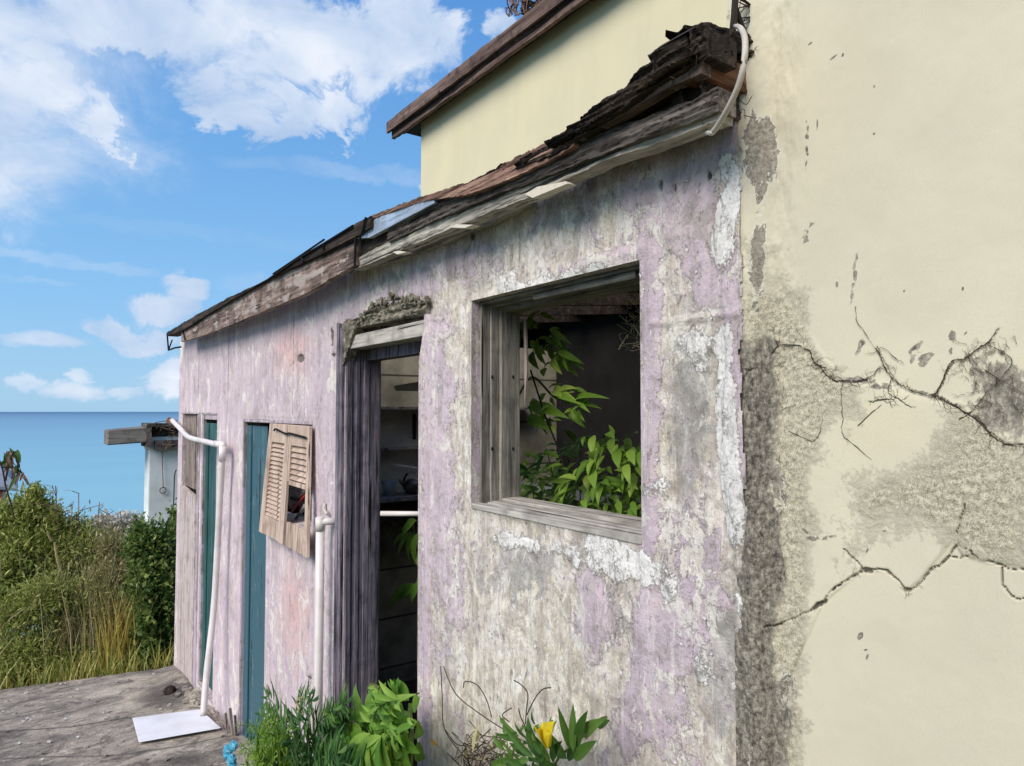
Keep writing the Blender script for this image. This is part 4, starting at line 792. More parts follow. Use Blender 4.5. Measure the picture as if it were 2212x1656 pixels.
o=bm.build('wall_roots',M_root); tag(o,'dead brown creeper roots clinging along the crack in the cream near wall','roots')
# ------------------------------------------------------------------ inside the rooms
bm=MB(); p=P(820,1110,.15);q=P(935,1110,.15); kk=(.165-EYE[1])/ray(822,1110)[1]; bm.tube([EYE+ray(822,1110)*kk,EYE+ray(960,1111)*kk],.0125,12); o=bm.build('towel_rail',M_pvc,smooth=True); tag(o,'white horizontal rail across the missing door opening','rail')
def X5(u,v,x=-5.28): return PX(u,v,x)
sh_=thing('counter',X5(870,1085),'low dark counter with a top edge against the room partition seen through the door','counter')
a_=X5(820,1062); bm=MB(); bm.box((-5.298,.35,a_[2]-.05),(-4.95,2.2,a_[2]-.02)); bm.build('top',M_greyb,sh_); bm=MB(); bm.box((-5.29,.4,a_[2]-.25),(-5.0,2.1,a_[2]-.051)); bm.build('apron',M_darkw,sh_)
ke=thing('kettle',X5(888,1058,-5.1),'dull metal kettle with a round handle on the counter behind the door rail','kettle')
kc=X5(890,1050,-5.1); kc[2]=a_[2]+.045
bm=MB(); lump(bm,kc,(.07,.075,.062),18,0); bm.build('body',M_kettle,ke,True)
bm=MB(); bm.tube([kc+np.array([0,.078*math.cos(t),.02+.1*math.sin(t)]) for t in np.linspace(-.1,math.pi+.1,16)],.009,6); bm.build('handle',M_black,ke,True)
bm=MB(); bm.tube([kc+np.array([0,-.05,0]),kc+np.array([0,-.12,.06])],[.02,.012],8); bm.build('spout',M_kettle,ke,True)
for (uu,wv_,nm,lb) in [(843,.07,'bucket','pale dented bucket left of the kettle on the counter'),(905,.06,'jug','pale plastic jug right of the kettle on the counter')]:
    c_=X5(uu,1050,-5.12); bm=MB(); bm.tube([(c_[0],c_[1],a_[2]-.019),(c_[0],c_[1],a_[2]+.10)],[wv_*.75,wv_],14); o=bm.build(nm,M_cloth,smooth=True); tag(o,lb,nm)
bm=MB(); z_=X5(870,880)[2]; bm.box((-5.295,.3,z_-.02),(-5.1,2.6,z_)); z_=X5(870,966)[2]; bm.box((-5.295,.3,z_-.015),(-5.16,1.7,z_)); o=bm.build('wall_shelf',M_greyb); tag(o,'pair of thin grey shelves on the room partition above the kettle','shelf')
bm=MB(); bm.box((-5.299,.25,a_[2]-.02),(-5.296,1.85,X5(870,885)[2])); o=bm.build('pale_plaster',mat('pale_inner_plaster',lambda d:d.mix(d.rng(d.noise(d.co(),5,6),.4,.65),lin(226,220,208),lin(190,182,170)),.9),house)
bm=MB(); bm.tube([X5(895,895,-5.2),X5(895,950,-5.2)],.018,6); o=bm.build('hanging_tool',M_black); tag(o,'slim black tool hanging between the two shelves above the kettle','tool')
bm=MB(); bm.quadbox([P(850,834,.6),P(855,845,.6),P(940,846,.6),P(940,819,.6),P(862,828,.6)][0:4],(0,1,0),.02); o=bm.build('hinge_strap',M_cloth); tag(o,'pale pointed bracket sticking out inside the top of the door opening','bracket')
bm=MB(); z_=P(1200,1066,1.2)[2]; bm.box((-5.2,1.2,z_-.02),(-1.2,1.24,z_+.03)); o=bm.build('inner_rail',M_cloth); tag(o,'long pale shelf edge behind the plants inside the window','shelf')
# ------------------------------------------------------------------ leaves
def leaf(bm,base,tip,wd,up=(0,0,1),droop=.25,fold=.25,n=6,shape=0):
    base=np.array(base,float);tip=np.array(tip,float); d=tip-base; L=np.linalg.norm(d); d/=L+1e-9; up=np.array(up,float)
    s_=np.cross(d,up); s_/=np.linalg.norm(s_)+1e-9; nn=np.cross(s_,d); V=[]
    for i in range(n+1):
        t=i/n; c_=base+d*L*t+nn*droop*L*(4*t*(1-t))*.5
        w_=wd*(math.sin(math.pi*min(1,(t**.75)))**.9 if shape==0 else (math.sin(math.pi*t**.55)))*.5+1e-4
        V+=[c_-s_*w_+nn*fold*w_,c_,c_+s_*w_+nn*fold*w_]
    Fs=[(3*i+j,3*i+j+1,3*i+j+4,3*i+j+3) for i in range(n) for j in (0,1)]
    bm.add(V,Fs)
def cloud(name,m,centers,n,size,parent=None,asp=2.2,flat=.35,shell=.5,upb=.3):
    """many small folded leaves through a set of ellipsoid clumps"""
    C_=np.array([c[:3] for c in centers]);R_=np.array([c[3:6] for c in centers]); w_=np.prod(R_,1)**.67; w_/=w_.sum()
    k=rs.choice(len(C_),n,p=w_); d=rs.normal(size=(n,3)); d/=np.linalg.norm(d,axis=1)[:,None]; r=rs.uniform(shell,1.08,n)**.6
    c=C_[k]+d*r[:,None]*R_[k]*(1+.25*rs.normal(size=(n,1)))
    t=d+rs.normal(0,.8,(n,3))+np.array([0,0,upb]); t/=np.linalg.norm(t,axis=1)[:,None]
    s_=np.cross(t,rs.normal(size=(n,3))); s_/=np.linalg.norm(s_,axis=1)[:,None]; nn=np.cross(s_,t)
    L=size*rs.uniform(.5,1.35,n)[:,None]; Wd=L/asp/2
    A=c-t*L*.5;B=c+t*L*.5;ml=c-t*L*.05-s_*Wd+nn*flat*Wd;mr=c-t*L*.05+s_*Wd+nn*flat*Wd
    V=np.stack([A,mr,B,ml],1).reshape(-1,3); i=np.arange(n)*4
    F_=np.concatenate([np.stack([i,i+1,i+2],1),np.stack([i,i+2,i+3],1)])
    me=bpy.data.meshes.new(name); me.from_pydata(V.tolist(),[],F_.tolist()); me.update(); return link(me,name,m,parent)
def stems(bm,base,tips,r=.008,wob=.05):
    for t in tips:
        b_=np.array(base)+rs.normal(0,.04,3)*[1,1,0]; t=np.array(t); mid=(b_+t)/2+rs.normal(0,wob,3); bm.tube(smoothpts([b_,mid,t],4),np.linspace(r,r*.3,9),4)
def shrub(name,label,cat,base,clumps,n,size,m,group=None,mst=None,ns=8,**k):
    t=thing(name,base,label,cat,group); o=cloud('foliage',m,clumps,n,size,t,**k)
    bm=MB(); stems(bm,base,[np.array(c[:3])+rs.normal(0,.1,3) for c in clumps for _ in range(max(1,ns//len(clumps)))]); bm.build('stem',mst or M_lfDry,t); return t
def clumps_px(lst,x0):
    out=[]
    for u_,v_,ru,rv,dx in lst:
        x=x0+dx; c_=PX(u_,v_,x); e=PX(u_+10,v_,x)-c_; s_=np.linalg.norm(e)/10; out.append((c_[0],c_[1],c_[2],max(ru,rv)*s_*.9,ru*s_,rv*s_))
    return out
# hedge by the house corner
shrub('clipped_hedge','dense dark green hedge against the far house corner below the white post','hedge',(-8.7,.05,-.2),clumps_px([(325,1185,50,65,0),(345,1290,55,90,.1),(320,1400,45,60,.3),(365,1200,30,60,-.1),(300,1280,28,80,.1),(360,1400,40,60,.2),(300,1170,24,40,0),(378,1130,14,40,-.4),(305,1350,25,80,.3)],-8.6),16000,.062,M_lfH,asp=1.7,shell=.15)
sg='wild shrubs beyond the terrace'
shrub('shrub','bright green leafy bush at the left edge below the hanging dry leaves','shrub',(-9.7,-1.5,-.3),clumps_px([(20,1130,60,60,0),(70,1110,50,60,0),(50,1200,70,80,.2),(10,1250,60,80,.4),(100,1180,40,60,.2),(75,1072,20,30,0)],-9.6),22000,.07,M_lfG,sg,asp=3.4,shell=.2)
shrub('shrub','taller feathery green bush with a ragged top left of centre of the thicket','shrub',(-9.4,-1.0,-.3),clumps_px([(150,1160,50,50,0),(130,1240,60,80,.2),(190,1200,50,70,.1),(120,1120,20,34,0),(180,1280,50,70,.3)],-9.4),18000,.06,M_lfG,sg,asp=3.6,shell=.2)
shrub('shrub','pale olive twiggy bush next to the dark hedge with white blossom behind','shrub',(-9.0,-.5,-.3),clumps_px([(240,1180,40,45,0),(230,1260,55,60,.2),(270,1230,26,60,.1),(200,1330,60,60,.3),(262,1320,30,60,.3)],-9.0),15000,.045,M_lfO,sg,asp=3.5,shell=.1,upb=1.)
shrub('shrub','low dark olive bush in front at the left edge along the terrace','shrub',(-8.6,-1.7,-.25),clumps_px([(30,1330,70,60,0),(100,1290,70,60,.1),(190,1300,60,60,.1),(200,1400,60,50,.2),(40,1410,80,50,.2),(130,1370,60,60,.1),(120,1430,60,36,.3),(20,1450,50,25,.4)],-8.8),20000,.06,M_lfG,sg,asp=4,shell=.1)
shrub('flowering_shrub','shrub covered in pale white blossom below the white post','shrub',(-10.4,-.3,-.3),clumps_px([(250,1140,38,34,0),(285,1130,26,22,0),(220,1130,26,20,0),(255,1200,40,30,.1),(165,1215,25,16,.3),(270,1165,30,30,0)],-10.4),4200,.06,M_wht,None,asp=1.4,shell=.1)
def blades(name,m,pts,L,w_,parent=None,lean=.35):
    bm=MB()
    for p in pts:
        l=L*random.uniform(.5,1.25); a_=random.uniform(0,6.28); d_=np.array([math.cos(a_),math.sin(a_),0]); k=random.uniform(.1,lean); s_=np.cross(d_,(0,0,1)); V=[]
        for i in range(4):
            t=i/3; c_=np.array(p)+np.array([0,0,l*t*(1-.25*k*t)])+d_*l*k*t*t; ww=w_*(1-t**1.5)+.0004; V+=[c_-s_*ww,c_+s_*ww]
        bm.add(V,[(0,1,3,2),(2,3,5,4),(4,5,7,6)])
    return bm.build(name,m,parent)
pts=[(lambda p:(p[0],p[1],terrain(np.array(p[0]),np.array(p[1]))))(PX(random.gauss(262,26),1430,random.uniform(-8.6,-8.1))) for _ in range(300)]
tag(blades('tall_grass',M_lfGold,pts,.8,.008),'tall golden dry grass clump at the foot of the dark hedge','grass clump')
pts=[]
while len(pts)<3600:
    x=random.uniform(-9.6,-7.7); y=random.uniform(-2.6,.2)
    if x<-7.60+.31*y: pts.append((x,y,float(terrain(np.array(x),np.array(y)))))
o=blades('grass',M_lfGold,pts[:1500],.3,.006,lean=.8); o['kind']='stuff'; o=blades('grass',M_lfG,pts[1500:],.34,.008,lean=1.0); o['kind']='stuff'
cl=[]
for _ in range(90):
    x=-12-34*random.random()**1.3; y=random.uniform(-16,9); r=random.uniform(.4,.9); cl.append((x,y,float(terrain(np.array(x),np.array(y)))+r*.25,r*1.3,r*1.3,r*.7))
o=cloud('hillside_scrub',M_lfG,cl,26000,.16,None,asp=2.4,shell=.3); o['kind']='stuff'
wp=[]
for _ in range(900):
    p=PX(random.gauss(215,60),1400,random.uniform(-9.4,-8.35)); wp.append((p[0],p[1],float(terrain(np.array(p[0]),np.array(p[1])))))
o=blades('dry_weeds',M_lfDry,wp[:420],1.25,.0028,lean=.45); o['kind']='stuff'
o=blades('green_weeds',M_lfO,wp[420:],1.1,.0045,lean=.55); o['kind']='stuff'
# dry stalks standing over the thicket
ORD2=['leftmost','second from the left','third from the left','fourth from the left','fifth from the left','third from the right','second from the right','rightmost']
DS=[(170,1065,1190),(155,1100,1200),(190,1130,1210),(235,1110,1220),(260,1105,1215),(295,1120,1200),(215,1085,1220),(120,1050,1180)]
DS.sort()
for i,(uu,v0,v1) in enumerate(DS):
    t_=PX(uu,v0,-9.3); b_=PX(uu+6,v1+60,-9.2); bm=MB(); bm.tube(smoothpts([b_,(b_+t_)/2+rs.normal(0,.03,3),t_],4),[.008]*5+[.005]*4,5)
    for k in range(7):
        q=b_+(t_-b_)*random.uniform(.5,1); e=q+np.array([0,random.gauss(0,.09),random.uniform(.03,.12)]); bm.tube([q,e],.004,4); leaf(bm,e,e+np.array([0,random.gauss(0,.04),random.uniform(-.06,.05)]),.025)
    o=bm.build('dry_stalk',M_lfDry if i%2 else M_rust); tag(o,'thin dry weed stalk over the thicket, '+ORD2[i]+' of eight','stalk','dry stalks over the thicket')
bm=MB()
for q in ([(118,1172),(125,1215),(140,1260),(143,1300)],[(150,1215),(145,1250),(141,1275)],[(102,1150),(112,1170)]): bm.tube(smoothpts([PX(*p,-8.9) for p in q],4),.011,5)
for i in range(30):
    p=PX(random.uniform(0,300),random.uniform(1230,1440),random.uniform(-8.7,-8.35)); bm.tube([p,p+np.array([0,random.gauss(0,.07),random.uniform(.05,.3)])],.002,4)
o=bm.build('dead_branch',M_lfDry); tag(o,'forked pale dead branch and bare twigs in front of the green thicket','branch')
# tree with hanging dry leaves at the left edge
tr=thing('tree',PX(35,1480,-9.0),'small tree with drooping dry brown leaves and bare trunk at the left edge','tree')
bm=MB(); bm.tube(smoothpts([PX(30,1120,-9.),PX(24,1090,-9.),PX(12,1050,-9.),PX(4,1010,-9.),PX(-20,960,-9.)],4),.008,6); bm.tube(smoothpts([PX(12,1040,-9.),PX(20,1000,-9.),PX(30,975,-9.)],3),.01,5); bm.tube(smoothpts([PX(5,1010,-9.),PX(30,1010,-9.),PX(48,1022,-9.)],3),.009,5); bm.build('trunk',M_root,tr)
for j,(mm,seed) in enumerate([(M_rust,0),(M_lfD,1)]):
    bm=MB()
    for i in range(17):
        uu,vv=random.choice([(15,975),(30,975),(22,990),(45,1020),(8,985),(38,1005),(35,1000)]); p=PX(uu+random.uniform(-10,8),vv+random.uniform(-8,8),-9.+random.uniform(-.1,.1)); leaf(bm,p,p+np.array([0,random.gauss(0,.05),-random.uniform(.08,.18)]),.03,up=(1,0,.2),droop=.15)
    bm.build('leaves',mm,tr)
# red shack and far porch
sk=thing('red_shack',PX(2,1100,-24),'small red walled shack with pale roof at the left edge','shack')
pa=PX(-40,1052,-24);pb=PX(15,1105,-24); bm=MB(); bm.box((-28,pa[1],pb[2]-4.5),(-24,pb[1],pa[2])); bm.build('wall',M_red,sk)
bm=MB(); bm.quadbox([(-23.9,pa[1],pa[2]),(-23.9,PX(38,1085,-24)[1],PX(38,1085,-24)[2]+.3),(-28,PX(38,1085,-24)[1],PX(38,1085,-24)[2]+.3),(-28,pa[1],pa[2]+.8)],(0,0,1),.08); bm.box((-24.05,PX(6,1060,-24)[1],PX(6,1090,-24)[2]),(-23.97,PX(11,1060,-24)[1],PX(6,1062,-24)[2])); bm.build('roof',M_roofm,sk)
M_beamf=wood('far_beam',lin(80,76,72),lin(130,124,116),lin(168,162,152),'y',12)
po=thing('porch_post',PX(350,1150,-12),'broad white rendered porch post with a short cantilevered beam above the hedge','post')
def yz(u,v,x): p=PX(u,v,x); return p[1],p[2]
y0_,zt=yz(322,945,-12); y1_,zb=yz(384,1160,-12); bm=MB(); bm.box((-12.4,y0_,-1.8),(-12,y1_,zt)); bm.build('post',M_post,po,bev=.02)
y0b,ztb=yz(339,978,-11.98); bm=MB(); 
ya,za=yz(232,930,-11.9); yb,zb2=yz(320,962,-11.9); yc,zc=yz(320,922,-11.9)
bm.quadbox([(-11.9,ya,zb2+.01),(-11.9,yb,zb2+.04),(-11.9,yb,zc),(-11.9,ya,za)],(-1,0,0),.5); bm.build('beam',M_beamf,po,bev=.02)
bm=MB(); yd,zd=yz(318,916,-11.85); ye,ze=yz(400,920,-11.85); bm.box((-12.45,yd,zd-.05),(-11.85,ye,zd),.01); yf,zf=yz(318,975,-11.87); bm.box((-12.4,yd+.12,zf+.02),(-11.87,ye,zf+.16),.01); bm.box((-12.4,yd,zf+.06),(-11.86,yd+.06,zd-.05),.01); bm.box((-12.4,yd+.1,zf+.1),(-12.2,ye,zd-.05)); bm.build('eave',M_roofw,po)
bm=MB()
for i in range(9):
    q=np.array([-11.84,random.uniform(yd,ye),random.uniform(zf+.05,zd-.03)]); bm.tube(smoothpts([q,q+rs.normal(0,.08,3)*[.2,1,1],q+rs.normal(0,.15,3)*[.2,1,1]],3),.006,4)
bm.build('rebar',M_rust,po)
c_=PX(352,1060,-11.97); bm=MB(); bm.tube([c_+.045*np.array([0,math.cos(t),math.sin(t)]) for t in np.linspace(0,6.1,16)],.008,6); bm.tube([c_+np.array([.01,0,.05]),PX(350,975,-11.97)],.006,5); bm.build('hook',M_rust,po)
bm=MB(); bm.tube(smoothpts([PX(381,1015,-11.9),PX(377,1030,-11.9),PX(375,1090,-11.9),PX(370,1130,-11.9)],4),.008,5); o=bm.build('cable',M_black,po)
# ------------------------------------------------------------------ plants in front of the wall
def frond(bm,pts,L,wd,n=12,ang=.9,side=None,plane=(0,-1,.2)):
    c=smoothpts(pts,5); bm.tube(c,np.linspace(.004,.0015,len(c)),4); N_=len(c); pn=np.array(plane,float); pn/=np.linalg.norm(pn)
    for i in range(1,n):
        k=min(N_-2,int(i/n*N_)); t=c[k+1]-c[k]; t/=np.linalg.norm(t); s_=np.cross(t,pn); s_/=np.linalg.norm(s_)
        l=L*(.55+.6*math.sin(math.pi*min(1,(i/n)**.8)))*random.uniform(.8,1.15)
        for sg_ in (-1,1): d_=t*math.cos(ang)+s_*sg_*math.sin(ang)+rs.normal(0,.12,3); leaf(bm,c[k],c[k]+d_*l,wd,up=-pn,droop=random.uniform(-.25,.25),n=4)
    leaf(bm,c[-1],c[-1]+(c[-1]-c[-2])/np.linalg.norm(c[-1]-c[-2])*L,wd,up=-pn,n=4)
# fern
f_=thing('fern',(-4.,-.35,gz(-4)),'dark feathery fern with narrow leaflets in front of the pink wall','fern')
bm=MB()
for q in ([(640,1700),(640,1610),(600,1560),(560,1545)],[(640,1700),(650,1600),(640,1530),(665,1500)],[(660,1700),(670,1600),(720,1550),(745,1520)],[(650,1700),(600,1630),(560,1600)],[(660,1700),(700,1620),(735,1600)],[(640,1720),(690,1640),(740,1650)],[(640,1720),(610,1650),(590,1640)],[(650,1700),(620,1590),(590,1520),(575,1510)],[(660,1700),(680,1590),(690,1560),(720,1535)],[(600,1700),(570,1600),(540,1585)],[(690,1720),(710,1660),(745,1620)]):
    
    for _r in range(2): y=random.uniform(-.55,-.3); dx_=random.uniform(-30,40)*(_r>0); dy_=random.uniform(-20,40)*(_r>0); frond(bm,[P(p[0]+dx_,p[1]+dy_,y) for p in q],.085,.014,20,.8)
bm.build('frond',M_lfF,f_)
bm=MB(); 
for q in ([(655,1545),(640,1520),(650,1508),(665,1512),(668,1540)],): bm.tube(smoothpts([P(*p,-.45) for p in q],5),.004,5)
bm.build('tendril',M_lfDry,f_)
f_=thing('feathery_tuft',(-4.6,-.5,gz(-4.6)),'bright lime green feathery tuft at the left end of the foreground plants','plant')
bm=MB()
for i in range(34):
    b_=P(570+random.uniform(-30,40),1720,-.5); e=P(random.uniform(510,630),random.uniform(1545,1660),random.uniform(-.65,-.4)); frond(bm,[b_,(b_+e)/2+rs.normal(0,.03,3)+[0,0,.05],e],.05,.007,18,.6)
bm.build('frond',M_lfL,f_)
# palmate and strap leaves
def palm(bm,c,L,wd,n=6,down=True,y=0,spread=1.2,base=-math.pi/2):
    for i in range(n):
        a_=base+(i/(n-1)-.5)*2*spread; e=np.array(c)+L*random.uniform(.8,1.1)*np.array([math.cos(a_),random.uniform(-.3,.1),math.sin(a_)]); leaf(bm,c,e,wd,up=(0,-1,.3),droop=random.uniform(.05,.3),fold=.35,n=7)
pb_=thing('leafy_vine',(-2.9,-.3,gz(-2.9)),'lush bright green broad leaved plant spilling out at the foot of the missing door','plant')
bm=MB(); 
for q in ([(800,1720),(800,1650),(795,1600)],[(860,1720),(850,1600),(830,1500),(800,1480)],[(880,1720),(890,1600),(885,1530)],[(820,1720),(830,1600),(845,1560)]): bm.tube(smoothpts([P(*p,-.3) for p in q],4),.006,5)
bm.tube(smoothpts([P(820,1560,-.3),P(860,1515,-.25),P(905,1498,-.1)],4),.003,5)
bm.build('stem',M_stem,pb_)
bm=MB()
LV=[(795,1560,770,1475,14),(800,1555,815,1470,14),(800,1550,850,1500,16),(815,1540,900,1500,12),(800,1560,740,1530,12),(830,1580,890,1540,24),(790,1590,730,1560,14),(840,1560,860,1520,14)]
for a0,b0,a1,b1,w_ in LV: leaf(bm,P(a0,b0,-.32),P(a1,b1,-.28-random.uniform(-.05,.05)),w_/450*1.3,up=(0,-1,.5),droop=.2,n=8)
for i in range(10):
    palm(bm,P(random.uniform(745,895),random.uniform(1560,1670),random.uniform(-.4,-.2)),random.uniform(.08,.14),.032,7,spread=1.5)
for cc in [(800,1585),(775,1600),(825,1590),(755,1620)]: palm(bm,P(*cc,-.42),.15,.03,9,spread=.9)
for i in range(16):
    b_=P(random.uniform(760,880),random.uniform(1600,1690),-.3); u1=random.uniform(700,905); e=P(u1,random.uniform(1480,1590),-.3+random.uniform(-.12,.1)); m_=(b_+e)/2+np.array([0,0,.05]); c3=smoothpts([b_,m_,e],5); bm.tube(c3,np.linspace(.003,.0012,len(c3)),4)
    for k in range(3,len(c3),1):
        for sg_ in (-1,1):
            d_=np.array([sg_*.8+random.gauss(0,.2),-.25,random.uniform(-.5,.5)]); leaf(bm,c3[k],c3[k]+d_*random.uniform(.04,.085),random.uniform(.010,.02),up=(0,-1,.4),droop=random.uniform(.05,.4),n=6)
    leaf(bm,c3[-1],c3[-1]+np.array([random.gauss(0,.03),-.03,random.uniform(-.05,.05)]),.018,up=(0,-1,.4),n=6)
bm.build('bright_leaf',M_lfB,pb_)
bm=MB()
for i in range(60):
    c_=P(random.uniform(790,905),random.uniform(1510,1690),random.uniform(-.22,-.02)); a_=random.gauss(1.,.9); leaf(bm,c_,c_+np.array([math.cos(a_)*.5,-.05,math.sin(a_)*.7-.1])*random.uniform(.10,.19),random.uniform(.035,.06),up=(0,-1,.3),droop=random.uniform(-.1,.3),n=7)
for i in range(220):
    c_=P(random.uniform(600,890),random.uniform(1610,1720),random.uniform(-.35,-.1)); a_=random.uniform(-.4,3.5); leaf(bm,c_,c_+np.array([math.cos(a_),-.2,math.sin(a_)])*random.uniform(.06,.13),random.uniform(.02,.045),up=(0,-1,.3),n=5)
bm.build('deep_leaf',M_lfM,pb_)
# yellow flowering vine
yv=thing('flowering_vine',(-1.75,-.15,gz(-1.75)),'green vine with one big yellow trumpet flower against the grey plaster below the window','vine')
bm=MB(); Y=-.1
for q in ([(1170,1760),(1165,1650),(1150,1590),(1130,1570)],[(1180,1760),(1200,1650),(1240,1610),(1290,1560),(1310,1550)],[(1150,1760),(1130,1660),(1095,1615),(1075,1600)],[(1175,1700),(1170,1640),(1180,1600),(1185,1580)]): bm.tube(smoothpts([P(*p,Y) for p in q],5),.004,6)
bm.build('stem',M_stem,yv)
bm=MB()
LV=[(1235,1625,1205,1525,22),(1238,1625,1238,1518,18),(1245,1615,1270,1535,22),(1262,1590,1310,1552,20),(1225,1640,1170,1570,24),(1200,1640,1180,1560,20),(1190,1650,1130,1570,24),(1150,1630,1100,1605,16),(1155,1640,1085,1560,14),(1130,1600,1070,1585,10),(1120,1590,1078,1545,10),(1170,1640,1140,1548,26),(1175,1630,1150,1600,14),(1225,1640,1262,1610,16),(1110,1640,1060,1655,12),(1165,1650,1225,1665,18),(1150,1665,1090,1640,16),(1290,1570,1318,1556,12),(1180,1600,1195,1555,16),(1195,1650,1215,1600,18),(1140,1600,1125,1570,12),(1160,1620,1140,1585,18),(1240,1640,1290,1600,18)]
for a0,b0,a1,b1,w_ in LV:
    y=Y-random.uniform(0,.09); leaf(bm,P(a0,b0,y),P(a1,b1,y-random.uniform(-.02,.05)),w_/700*1.15,up=(0,-1,.2),droop=random.uniform(-.1,.25),n=8)
for i in range(70):
    c_=P(random.uniform(1075,1200),random.uniform(1560,1700),Y-random.uniform(-.03,.1)); a_=random.uniform(0,3.6); leaf(bm,c_,c_+np.array([math.cos(a_),-.2,math.sin(a_)])*random.uniform(.02,.06),random.uniform(.008,.018),up=(0,-1,.3),n=5)
bm.build('leaf',M_lfD,yv)
bm=MB(); fc=P(1176,1600,-.2); tips=[P(1152,1566,-.24),P(1172,1560,-.2),P(1198,1558,-.24),P(1190,1585,-.26),P(1165,1585,-.26)]
for t_ in tips: leaf(bm,fc,t_,.052,up=(0,-1,.1),droop=.15,fold=-.3,n=8,shape=1)
bm.build('yellow_flower',M_yel,yv)
for c_ in ((936,1602),(942,1607)):
    bm=MB()
    for k in range(4): a_=k*1.6+.3; p=P(*c_,-.05); leaf(bm,p,p+np.array([math.cos(a_),-.2,math.sin(a_)])*.014,.009,up=(0,-1,0),n=4)
    bm.build('orange_flower',M_or,yv)
dv=thing('dry_vine',(-2.0,-.08,gz(-2)),'thin leafless brown tendrils curling over the plaster left of the yellow flower','vine')
bm=MB()
for q in ([(1050,1760),(1020,1660),(962,1580),(955,1500),(952,1440)],[(1140,1620),(1100,1585),(1040,1545),(985,1500),(958,1440)],[(1062,1550),(1050,1510),(1030,1480),(1005,1473),(1001,1486)],[(1135,1565),(1137,1535),(1140,1500),(1128,1482),(1110,1470)],[(1138,1545),(1155,1510),(1172,1490),(1190,1486)],[(1140,1580),(1125,1550),(1120,1530)],[(960,1575),(990,1610),(1030,1600),(1060,1575)],[(1100,1560),(1085,1545),(1105,1530)],[(1020,1760),(1015,1660),(1005,1610)],[(1060,1760),(1040,1650),(1010,1640)],[(1005,1640),(1050,1625),(1080,1610)]):
    bm.tube(smoothpts([P(*p,-.06) for p in q],6),.0018,5)
for i in range(70):
    p=P(random.uniform(990,1090),random.uniform(1590,1690),-.06-random.uniform(0,.05)); bm.tube(smoothpts([p,p+rs.normal(0,.02,3),p+rs.normal(0,.03,3)],3),.0014,4)
bm.build('tendril',M_root,dv)
bm=MB()
for i in range(40):
    p=P(random.uniform(1000,1095),random.uniform(1605,1690),-.08-random.uniform(0,.05)); leaf(bm,p,p+rs.normal(0,.025,3),.012,n=4)
bm.build('dry_leaf',M_lfO,dv)
# ------------------------------------------------------------------ plants in the rooms
cv=thing('climbing_plant',(-2.3,.55,gz(-2.3)),'light green climber with drooping leaves on the left inside the window','plant','plants inside the window')
bm=MB(); 
for q in ([(1120,1100),(1115,900),(1120,760),(1140,690),(1165,672)],[(1118,860),(1150,815),(1200,860),(1250,868)]): bm.tube(smoothpts([P(*p,.5) for p in q],5),.005,5)
bm.build('stem',M_stem,cv)
bm=MB(); yy=.42
LV=[(1160,675,1145,715,18),(1165,678,1205,695,10),(1140,690,1133,735,20),(1190,712,1235,745,12),(1185,715,1212,712,8),(1200,730,1240,775,13),(1160,730,1180,790,16),(1190,745,1205,790,14),(1205,760,1262,788,13),(1215,765,1250,815,14),(1195,775,1215,810,16),(1230,765,1262,800,12),(1200,780,1222,798,14),(1150,760,1165,800,18),(1145,735,1175,765,14),(1180,795,1175,815,18),(1205,855,1255,875,12),(1240,868,1318,862,12),(1240,870,1300,884,12),(1235,880,1265,925,14),(1210,850,1250,840,12),(1195,845,1245,865,20),(1180,850,1170,880,18),(1150,860,1175,900,22),(1240,840,1270,850,8),(1160,880,1230,905,22),(1140,900,1190,930,24)]
for a0,b0,a1,b1,w_ in LV:
    y=yy+random.uniform(-.06,.06); leaf(bm,P(a0,b0,y),P(a1,b1,y+random.uniform(-.04,.04)),w_/560*1.2,up=(0,-1,.5),droop=.3,fold=.3,n=8)
for cc,n_ in [((1150,700),9),((1195,735),12),((1215,775),14),((1165,760),10),((1210,850),8),((1250,872),10),((1165,880),12),((1190,910),12)]:
    for i in range(n_):
        p=P(cc[0]+random.gauss(0,12),cc[1]+random.gauss(0,8),.42+random.uniform(-.05,.12)); a_=random.uniform(-1.1,.7) if random.random()<.7 else random.uniform(2.4,4.2); leaf(bm,p,p+np.array([math.cos(a_),-.25,math.sin(a_)*.8-.15])*random.uniform(.04,.085),random.uniform(.011,.02),up=(0,-1,.8),droop=random.uniform(.2,.5),n=7)
bm.build('drooping_leaf',M_lfY,cv)
bp=thing('bushy_plant',(-2.2,.8,gz(-2.2)),'dense mid green bush filling the lower part of the window opening','plant','plants inside the window')
bm=MB(); 
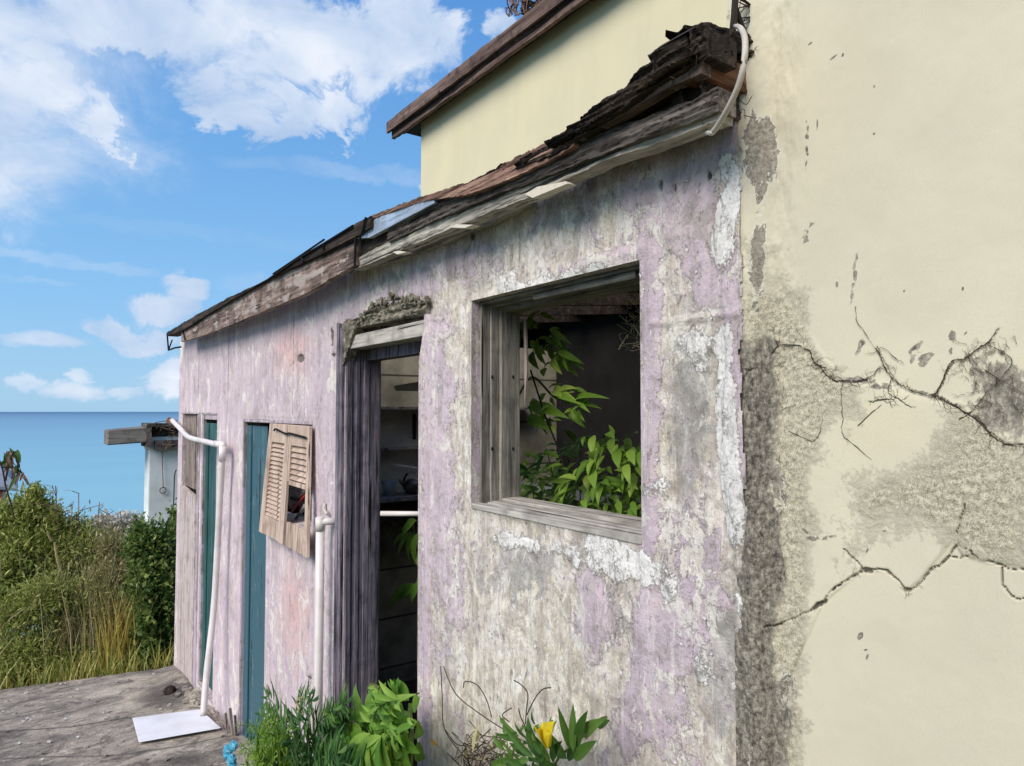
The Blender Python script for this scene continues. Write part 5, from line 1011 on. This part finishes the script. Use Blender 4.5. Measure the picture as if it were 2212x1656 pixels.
for i in range(560):
    k=random.random(); uu=random.uniform(1100,1420); top_=np.interp(uu,[1120,1180,1230,1270,1320,1370,1420],[1000,960,960,930,920,935,980]); vv=top_+(1130-top_)*random.random()**.8
    c_=P(uu,vv,random.uniform(.4,.95)); a_=random.gauss(-.6 if uu>1250 else -2.2,.9); l=random.uniform(.045,.105); leaf(bm,c_,c_+np.array([math.cos(a_),-.45,math.sin(a_)*.8])*l,l*random.uniform(.26,.42),up=(0,-.6,1),droop=random.uniform(.1,.35),fold=.25,n=7)
bm.build('leaf',M_lfW,bp)
bm=MB(); stems(bm,(-2.2,.8,gz(-2.2)),[P(random.uniform(1140,1400),random.uniform(950,1080),.7) for _ in range(12)],.008); bm.build('stem',M_stem,bp)
bm=MB(); bm.tube([P(1146,800,.4),P(1178,900,.38),P(1212,985,.36),P(1218,1010,.36)],.0035,6); o=bm.build('stick',M_black); tag(o,'thin black stick leaning diagonally among the leaves inside the window','stick')
bm=MB()
for i in range(45):
    p=P(random.uniform(1350,1392),random.uniform(625,760)-0,.26+random.uniform(0,.12)); bm.tube(smoothpts([p,p+rs.normal(0,.015,3),p+rs.normal(0,.03,3)],3),.0011,4)
o=bm.build('window_roots',M_lfDry); tag(o,'tangle of pale hair roots in the top right corner of the window','roots')
dp=thing('door_plant',(-3.6,.7,gz(-3.6)),'single leafy stem with hanging yellow green leaves inside the missing door','plant')
bm=MB(); bm.tube(smoothpts([P(905,1500,.5),P(900,1380,.5),P(906,1250,.5),P(896,1160,.5),P(890,1120,.5)],4),.005,5); bm.build('stem',M_stem,dp)
bm=MB()
for a0,b0,a1,b1,w_ in [(895,1130,868,1165,20),(890,1150,862,1210,16),(898,1150,885,1215,24),(905,1150,900,1225,24),(885,1150,850,1185,12),(905,1265,842,1318,28),(900,1265,870,1300,22),(910,1260,890,1310,26),(905,1240,930,1300,20),(900,1125,875,1140,14),(910,1180,915,1240,24)]:
    y=.45+random.uniform(-.05,.05); leaf(bm,P(a0,b0,y),P(a1,b1,y),w_/400*1.2,up=(0,-1,.4),droop=.2,n=8)
bm.build('leaf',M_lfB,dp)
